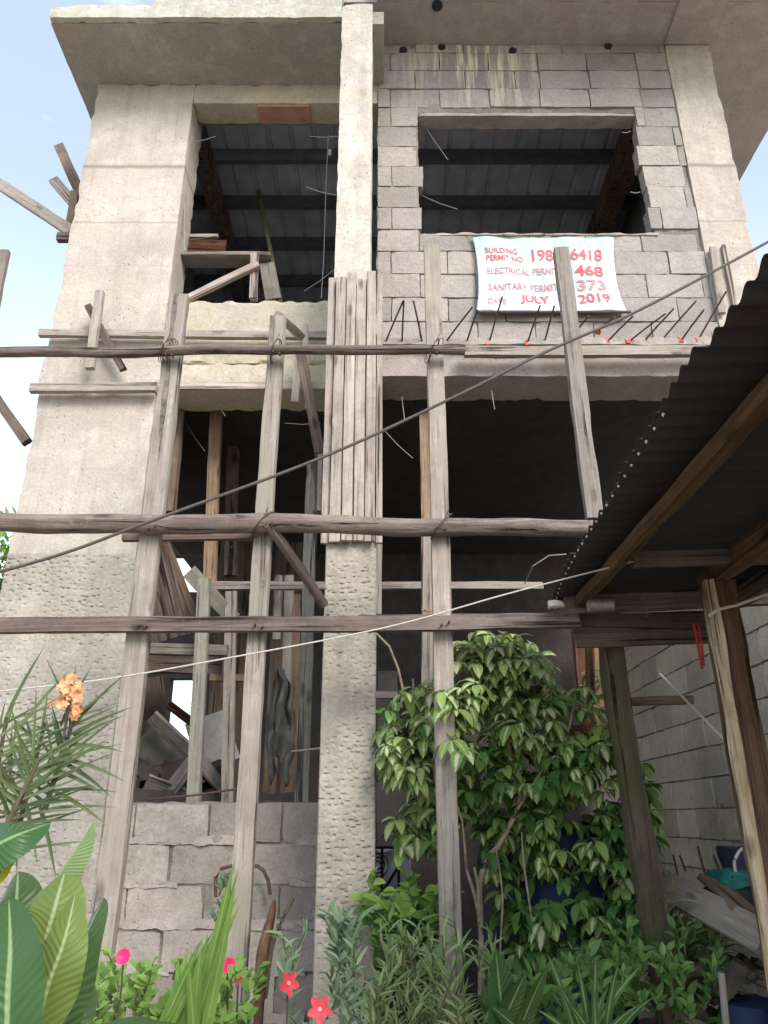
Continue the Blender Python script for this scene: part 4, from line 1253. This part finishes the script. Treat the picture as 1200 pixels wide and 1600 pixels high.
# ---- orchid with stiff narrow leaves at the left, orange flowers
orch = empty('orchid_plant', P(60, 1290, 2.3), 'spiky narrow leaved orchid plant with one orange flower spray', 'plant')
mb = MB()
for (sx, sy, ex, ey, Y0) in ((20, 1330, 70, 1130, 2.3), (-20, 1300, 10, 1120, 2.4), (70, 1265, 118, 1115, 2.25), (40, 1260, -30, 1150, 2.2), (10, 1290, 60, 1190, 2.1)):
    a, b_ = P(sx, sy, Y0), P(ex, ey, Y0)
    MB().tube([a, (a + b_) / 2, b_], .008, 7, .005).build('stem', M_moss, orch)
    for k in range(21):
        t_ = k / 21
        p = a.lerp(b_, t_)
        sd_ = -1 if k % 2 else 1
        ax = (b_ - a).normalized()
        d = Vector((sd_ * R.uniform(.4, 1.) + .35, R.uniform(-.5, .5), R.uniform(.15, .9)))
        mb.leaf(p, d, Vector((0, -1, .4)), R.uniform(.13, .24), .0095, droop=R.uniform(.0, .35), fold=.5, segs=5, prof='blade')
for px, py, dx, dz in ((90, 1185, .9, -.1), (95, 1190, .9, -.35), (100, 1165, 1, .1), (80, 1235, .9, -.3), (60, 1250, .5, -1.), (40, 1250, .45, -1), (20, 1255, .3, -1), (75, 1200, .9, -.2), (110, 1140, .6, .9), (115, 1150, .8, .6), (95, 1135, .3, 1), (10, 1120, .3, 1), (30, 1140, .5, .9)):
    mb.leaf(P(px, py, 2.25), Vector((dx, 0, dz)), Vector((0, -1, .3)), R.uniform(.16, .22), .012, droop=.35, fold=.5, segs=6, prof='blade')
mb.build('leaves', L_spk, orch, sharp=180); pass
fl = MB()
for i in range(60):
    c_ = P(108 + R.gauss(0, 11), 1092 + R.gauss(0, 17), 2.2 + R.uniform(-.04, .04))
    fn = Vector((R.uniform(-.6, .6), -1, R.uniform(-.4, .5))).normalized()
    a = fn.cross(Vector((0, 0, 1))).normalized(); b_ = fn.cross(a)
    for k in range(5):
        an = k * 1.257 + i
        fl.leaf(c_, (a * math.cos(an) + b_ * math.sin(an)) + fn * .3, fn, .013, .010, droop=.1, fold=.3, segs=3, prof='obo')
fl.build('flowers', F_orange, orch, sharp=180)
mb = MB(); mb.tube([P(70, 1200, 2.25), P(100, 1150, 2.22), P(112, 1070, 2.2)], .004, 6); mb.build('flower_stalk', M_moss, orch)

# ---- broad leaves in the near left corner
big = empty('broad_leaved_plant', P(40, 1650, 1.35), 'large broad leaved foliage plant filling the lower left corner', 'plant')


def bigleaf(pts, W, mat, nrm=Vector((0, -1, .35)), fold=.25, wav=.06, nc=11, prof='ovate', name='leaf', bend=0.):
    """a leaf whose midrib runs through the given points"""
    mid = sag_cable(pts, 24); nn2 = len(mid) - 1
    mb = MB(); tn = R.random()
    for i, p in enumerate(mid):
        t_ = i / nn2
        d = (mid[min(i + 1, nn2)] - mid[max(0, i - 1)]).normalized()
        s = d.cross(nrm).normalized(); n2 = s.cross(d).normalized()
        if prof == 'ovate': wd = math.sin(math.pi * (t_ * .985 + .01) ** .72) ** .75
        elif prof == 'lance': wd = math.sin(math.pi * (t_ * .985 + .01)) ** .9
        else: wd = math.sin(math.pi * (t_ * .97 + .005) ** 1.25) ** .6
        wd = max(.02, wd) * W / 2
        for c in range(nc):
            a = c / (nc - 1) * 2 - 1
            off = n2 * (-(abs(a) ** 1.5) * fold * wd * 1 + math.sin(t_ * 15 + a * 2 + tn * 5) * wav * a * a * wd)
            mb.v.append(p + s * a * wd + off); mb.uv.append((c / (nc - 1), t_)); mb.t.append(tn)
    for i in range(nn2):
        for c in range(nc - 1):
            a = i * nc + c; mb.f.append((a, a + 1, a + nc + 1, a + nc))
    o = mb.build(name, mat, big, sharp=180)
    md = o.modifiers.new('s', 'SUBSURF'); md.levels = 1; md.render_levels = 1
    return o


bigleaf([P(10, 1680, 1.25), P(12, 1560, 1.25), P(16, 1480, 1.27), P(14, 1405, 1.32)], .108, L_bigd, fold=-.2)
bigleaf([P(10, 1560, 1.45), P(20, 1470, 1.45), P(26, 1400, 1.47), P(28, 1362, 1.52)], .105, L_bigd, fold=.3)
bigleaf([P(70, 1560, 1.40), P(70, 1480, 1.38), P(85, 1420, 1.38), P(100, 1366, 1.42)], .095, L_big, fold=.25, prof='obo')
bigleaf([P(55, 1620, 1.30), P(75, 1540, 1.28), P(100, 1470, 1.28), P(118, 1395, 1.32)], .085, L_big, fold=.3)
bigleaf([P(75, 1650, 1.42), P(95, 1560, 1.42), P(125, 1480, 1.42), P(162, 1403, 1.48)], .105, L_bigd, fold=.3, nrm=Vector((-.7, -1, .3)))
bigleaf([P(75, 1400, 1.6), P(95, 1362, 1.6), P(120, 1325, 1.6), P(146, 1284, 1.6)], .062, L_str, fold=.9, nrm=Vector((-.8, -1, .4)))
bigleaf([P(-60, 1350, 1.3), P(-15, 1325, 1.3), P(25, 1305, 1.3), P(78, 1286, 1.35)], .085, L_bigd, fold=.3, nrm=Vector((0, -1, .6)))
bigleaf([P(-50, 1400, 1.32), P(-15, 1360, 1.32), P(10, 1335, 1.32), P(50, 1308, 1.34)], .05, leafmat('yellow_leaf', (.45, .42, .03), (.5, .45, .04), rough=.4, trans=.35), fold=.3)
bigleaf([P(60, 1640, 1.0), P(150, 1615, 1.0), P(230, 1605, 1.0), P(300, 1606, 1.02)], .06, L_bigd, fold=.4, nrm=Vector((0, -.6, 1)))
bigleaf([P(30, 1700, 1.5), P(80, 1600, 1.5), P(100, 1540, 1.55), P(90, 1490, 1.6)], .12, L_bigd, fold=.3)
mb = MB()
for px in (10, 40, 70): mb.tube([P(px, 1900, 1.38), P(px, 1620, 1.38)], .008, 8)
mb.build('stem', M_moss, big)

# ---- bunch of long upright blades
bl = empty('blade_leaved_plant', P(260, 1620, 2.4), 'bright green bunch of long upright blades left of second scaffold post', 'plant')
mb = MB()
for i in range(22):
    bx_ = R.uniform(238, 320); tx = 300 + R.uniform(-25, 50) if i > 4 else 365 + R.uniform(-6, 8)
    ty = R.uniform(1440, 1540) if i > 4 else 1340 + i * 18
    a, b_ = P(bx_, 1640, 2.45), P(tx, ty, 2.4 + R.uniform(-.08, .08))
    mb.leaf(a, (b_ - a), Vector((R.uniform(-.5, .5), -1, .1)), (b_ - a).length, R.uniform(.025, .04), droop=.05, fold=.35, segs=10, prof='blade')
mb.build('leaves', L_blade, bl, sharp=180)


def leafy(name, label, cat, area, n, Y0, Y1, L, W, mat, droop=.4, prof='lance', updir=.6, stemmat=None, nl=7, group=None, slen=40):
    """sprays of leaves along short shoots inside a px area (x0,x1,y0,y1)"""
    e = empty(name, (P((area[0] + area[1]) / 2, 1500, (Y0 + Y1) / 2).x, (Y0 + Y1) / 2, 0), label, cat, group)
    mb, st2 = MB(), MB()
    for i in range(n):
        x, y = R.uniform(area[0], area[1]), R.uniform(area[2], area[3]); Y_ = R.uniform(Y0, Y1)
        a = P(x, y, Y_); tip = P(x + R.uniform(-.5, .5) * slen, y - R.uniform(.6, 1.2) * slen, Y_ + R.uniform(-.05, .05))
        st2.tube([a, (a + tip) / 2 + rdir() * .01, tip], .0035, 5, .002)
        for k in range(nl):
            t_ = k / (nl - 1)
            d = rdir(); d.z = abs(d.z) * updir + .15; 
            d += (tip - a).normalized() * .5
            mb.leaf(a.lerp(tip, t_), d, Vector((R.uniform(-.4, .4), -.7, 1)), L * R.uniform(.65, 1.15), W * R.uniform(.8, 1.2), droop=droop * R.uniform(.4, 1.5), fold=.25, segs=4, prof=prof)
    mb.build('leaves', mat, e, sharp=180)
    st2.build('stems', stemmat or M_barkd, e)
    if name in ('bedding_plant', 'ground_weed', 'bamboo_grass', 'grass_tuft', 'low_shrub'): e['kind'] = 'stuff'
    return e


leafy('oleander_shrub', 'grey green narrow leaved shrub in front of the middle column foot', 'shrub', (435, 590, 1510, 1640), 24, 2.9, 3.3, .07, .014, L_ole, slen=55)
leafy('oleander_shrub', 'single upright grey green sprig against the hacked middle column', 'shrub', (525, 550, 1450, 1600), 9, 3.1, 3.2, .085, .02, L_ole, slen=45, nl=9)
leafy('bamboo_grass', 'dense pale green bamboo like shoots at the bottom centre', 'plant', (580, 760, 1500, 1660), 85, 3.0, 3.6, .085, .011, L_grass, slen=60, nl=8)
leafy('low_shrub', 'dark glossy low shrub behind the bamboo shoots', 'shrub', (580, 700, 1440, 1520), 34, 3.7, 4.2, .085, .042, L_schd, prof='ovate', droop=.9)
leafy('low_shrub', 'bright leafy low shrub beside the grille foot', 'shrub', (575, 700, 1405, 1470), 20, 3.65, 3.9, .08, .042, L_lime, prof='ovate', droop=1.)
leafy('bedding_plant', 'lime green bedding plants under the first scaffold post', 'plant', (130, 240, 1510, 1640), 50, 2.9, 3.4, .045, .025, L_lime, prof='ovate', slen=30)
leafy('bedding_plant', 'lime green bedding plants around the bright blades', 'plant', (240, 400, 1530, 1650), 50, 2.8, 3.4, .05, .028, L_lime, prof='ovate', slen=30)
leafy('climbing_weed', 'small weed climbing by the bent reinforcing bar', 'weed', (335, 368, 1390, 1450), 10, 3.7, 3.8, .05, .015, L_ole, slen=30)
leafy('ground_weed', 'dark low weeds between shrub and bench', 'weed', (960, 1120, 1470, 1640), 80, 3.3, 4.0, .06, .025, L_schd, prof='ovate', slen=35)
leafy('ground_weed', 'dark weeds at the foot of the blue drum', 'weed', (760, 960, 1530, 1650), 70, 3.3, 3.8, .07, .026, L_schd, prof='ovate', slen=35)
leafy('grass_tuft', 'tuft of long thin grass beside the mossy canopy post', 'grass', (1030, 1075, 1430, 1560), 34, 3.75, 4.1, .22, .010, L_grass, prof='blade', slen=30, droop=1.)
leafy('grass_tuft', 'second grass tuft under the dark hollow of the bench', 'grass', (1080, 1120, 1480, 1570), 26, 3.9, 4.2, .2, .010, L_grass, prof='blade', slen=30, droop=1.4)

# strap leaved plant
sp = empty('strap_leaved_plant', P(925, 1640, 2.9), 'strap leaved plant with arching pale striped blades at bottom right', 'plant')
mb = MB()
for tx, ty, ln in ((862, 1500, 1), (880, 1545, 1), (905, 1515, 1), (930, 1505, 1), (928, 1550, 1), (962, 1512, 1), (985, 1520, 1), (990, 1570, 1), (850, 1580, 1), (1010, 1560, 1), (945, 1545, 1), (895, 1570, 1)):
    a, b_ = P(925 + R.uniform(-18, 18), 1650, 2.9), P(tx, ty, 2.8 + R.uniform(-.1, .1))
    mb.leaf(a, (b_ - a).normalized() + Vector((0, 0, .25)), Vector((0, -1, .3)), (b_ - a).length * 1.1, .03, droop=.5, fold=.4, segs=9, prof='blade')
mb.build('leaves', L_strap, sp, sharp=180)
# fern-like big leaf near (800,1540)
pf = empty('pleated_leaf_plant', P(790, 1640, 3.0), 'plant with one big pleated dark leaf left of the blue drum', 'plant')
mb = MB()
for a_, b_, w_ in (((790, 1640), (775, 1480), .13), ((770, 1640), (815, 1515), .09), ((840, 1640), (770, 1560), .07), ((800, 1640), (850, 1500), .06)):
    p0, p1 = P(*a_, 3.05), P(*b_, 3.0)
    mb.leaf(p0, p1 - p0, Vector((.4, -1, .3)), (p1 - p0).length, w_, droop=.25, fold=.3, segs=12, nc=7, prof='ovate', wav=.1)
mb.build('leaves', L_bigd, pf, sharp=180)

# ---- flowers
def flower(name, label, px, py, Y0, r, mat, n=5, petw=.75, group=None, centre=True, face=Vector((0, -1, .25)), stem_to=None):
    c_ = P(px, py, Y0)
    e = empty(name, c_ - Vector((0, 0, .15)), label, 'flower', group)
    fn = face.normalized(); a = fn.cross(Vector((0, 0, 1))).normalized(); b_ = fn.cross(a)
    mb = MB(); o_ = R.random()
    for k in range(n):
        an = k * 2 * math.pi / n + o_
        mb.leaf(c_, (a * math.cos(an) + b_ * math.sin(an)) + fn * .25, fn, r, r * petw, droop=.0, fold=.2, segs=6, nc=5, prof='obo')
    mb.build('petals', mat, e, sharp=180)
    if centre:
        mb = MB(); mb.tube([c_ - fn * .002, c_ + fn * .006], r * .16, 8); mb.build('centre', F_yel, e)
    mb = MB(); mb.tube([c_ + Vector((R.uniform(-.02, .02), .03, -.28)), c_ + Vector((0, .015, -.1)), c_ - fn * .001], .003, 6); mb.build('stalk', M_moss, e)
    return e


flower('pink_flower', 'round magenta pink flower above the bedding plants by the first post', 193, 1495, 2.9, .025, F_pink, 8, 1.1, centre=False)
flower('pink_flower', 'left one of the paired magenta flowers by the second post', 340, 1507, 2.9, .032, F_pink, 6, 1., centre=False)
flower('pink_flower', 'right one of the paired magenta flowers, touching the second post', 357, 1509, 2.92, .026, F_pink, 6, 1., centre=False, face=Vector((.5, -1, .2)))
flower('coral_flower', 'half open coral flower just below the paired magenta flowers', 372, 1528, 2.9, .03, F_coral, 5, .6, face=Vector((-.8, -1, .2)))
flower('coral_flower', 'coral flower seen sideways left of the open star flower', 450, 1536, 2.85, .04, F_coral, 5, .6, face=Vector((.9, -1, .1)))
flower('coral_flower', 'open five petalled coral star flower at the bottom', 500, 1577, 2.7, .04, F_coral, 5, .62)

# dried frond against second post
dfr = empty('dried_stump', P(405, 1620, 3.4), 'brown dried frond sheath with a dark forked stick by second post', 'dead frond')
mb = MB(); pts = [P(402, 1640, 3.42), P(405, 1560, 3.42), P(410, 1490, 3.42), P(422, 1440, 3.42), P(429, 1405, 3.42)]
pm_ = sag_cable(pts, 24)
for i, p in enumerate(pm_):
    t_ = i / (len(pm_) - 1); wd = .02 * (math.sin(math.pi * min(1, t_ * .9 + .12)) ** .6) + .003
    for c in range(7):
        a = c / 6 * 2 - 1
        mb.v.append(p + Vector((a * wd, -.03 * (1 - a * a) + noise.noise(Vector((a * 3, t_ * 9, 2))) * .008, noise.noise(Vector((a * 5, t_ * 12, 7))) * .006)))
for i in range(len(pm_) - 1):
    for c in range(6):
        a = i * 7 + c; mb.f.append((a, a + 1, a + 8, a + 7))
o = mb.build('sheath', M_dry, dfr); md = o.modifiers.new('t', 'SOLIDIFY'); md.thickness = .006
mb = MB(); mb.tube(sag_cable([P(412, 1560, 3.45), P(424, 1480, 3.45), P(440, 1440, 3.45), P(458, 1403, 3.45)], 18), .013, 8, .009, jit=.4); mb.build('stick', M_barkd, dfr)

# ---- distant tree at the left edge
tr = empty('distant_tree', (-5.6, 9.5, 0), 'green tree just showing at the left edge beyond the corner column', 'tree')
mb = MB()
cc = P(-8, 870, 9.5)
for i in range(900):
    d = rdir() * R.uniform(.3, 1.0); p = cc + Vector((d.x * .75, d.y * .6, d.z * .85 - .2))
    mb.leaf(p, rdir(), Vector((0, -.5, 1)), .14, .05, droop=.5, segs=3)
mb.build('crown', L_lime, tr, sharp=180)
mb = MB(); mb.tube([(cc.x, 9.5, 0), (cc.x + .1, 9.5, cc.z - .3)], .12, 10, .06, jit=.2); mb.build('trunk', M_barkd, tr)
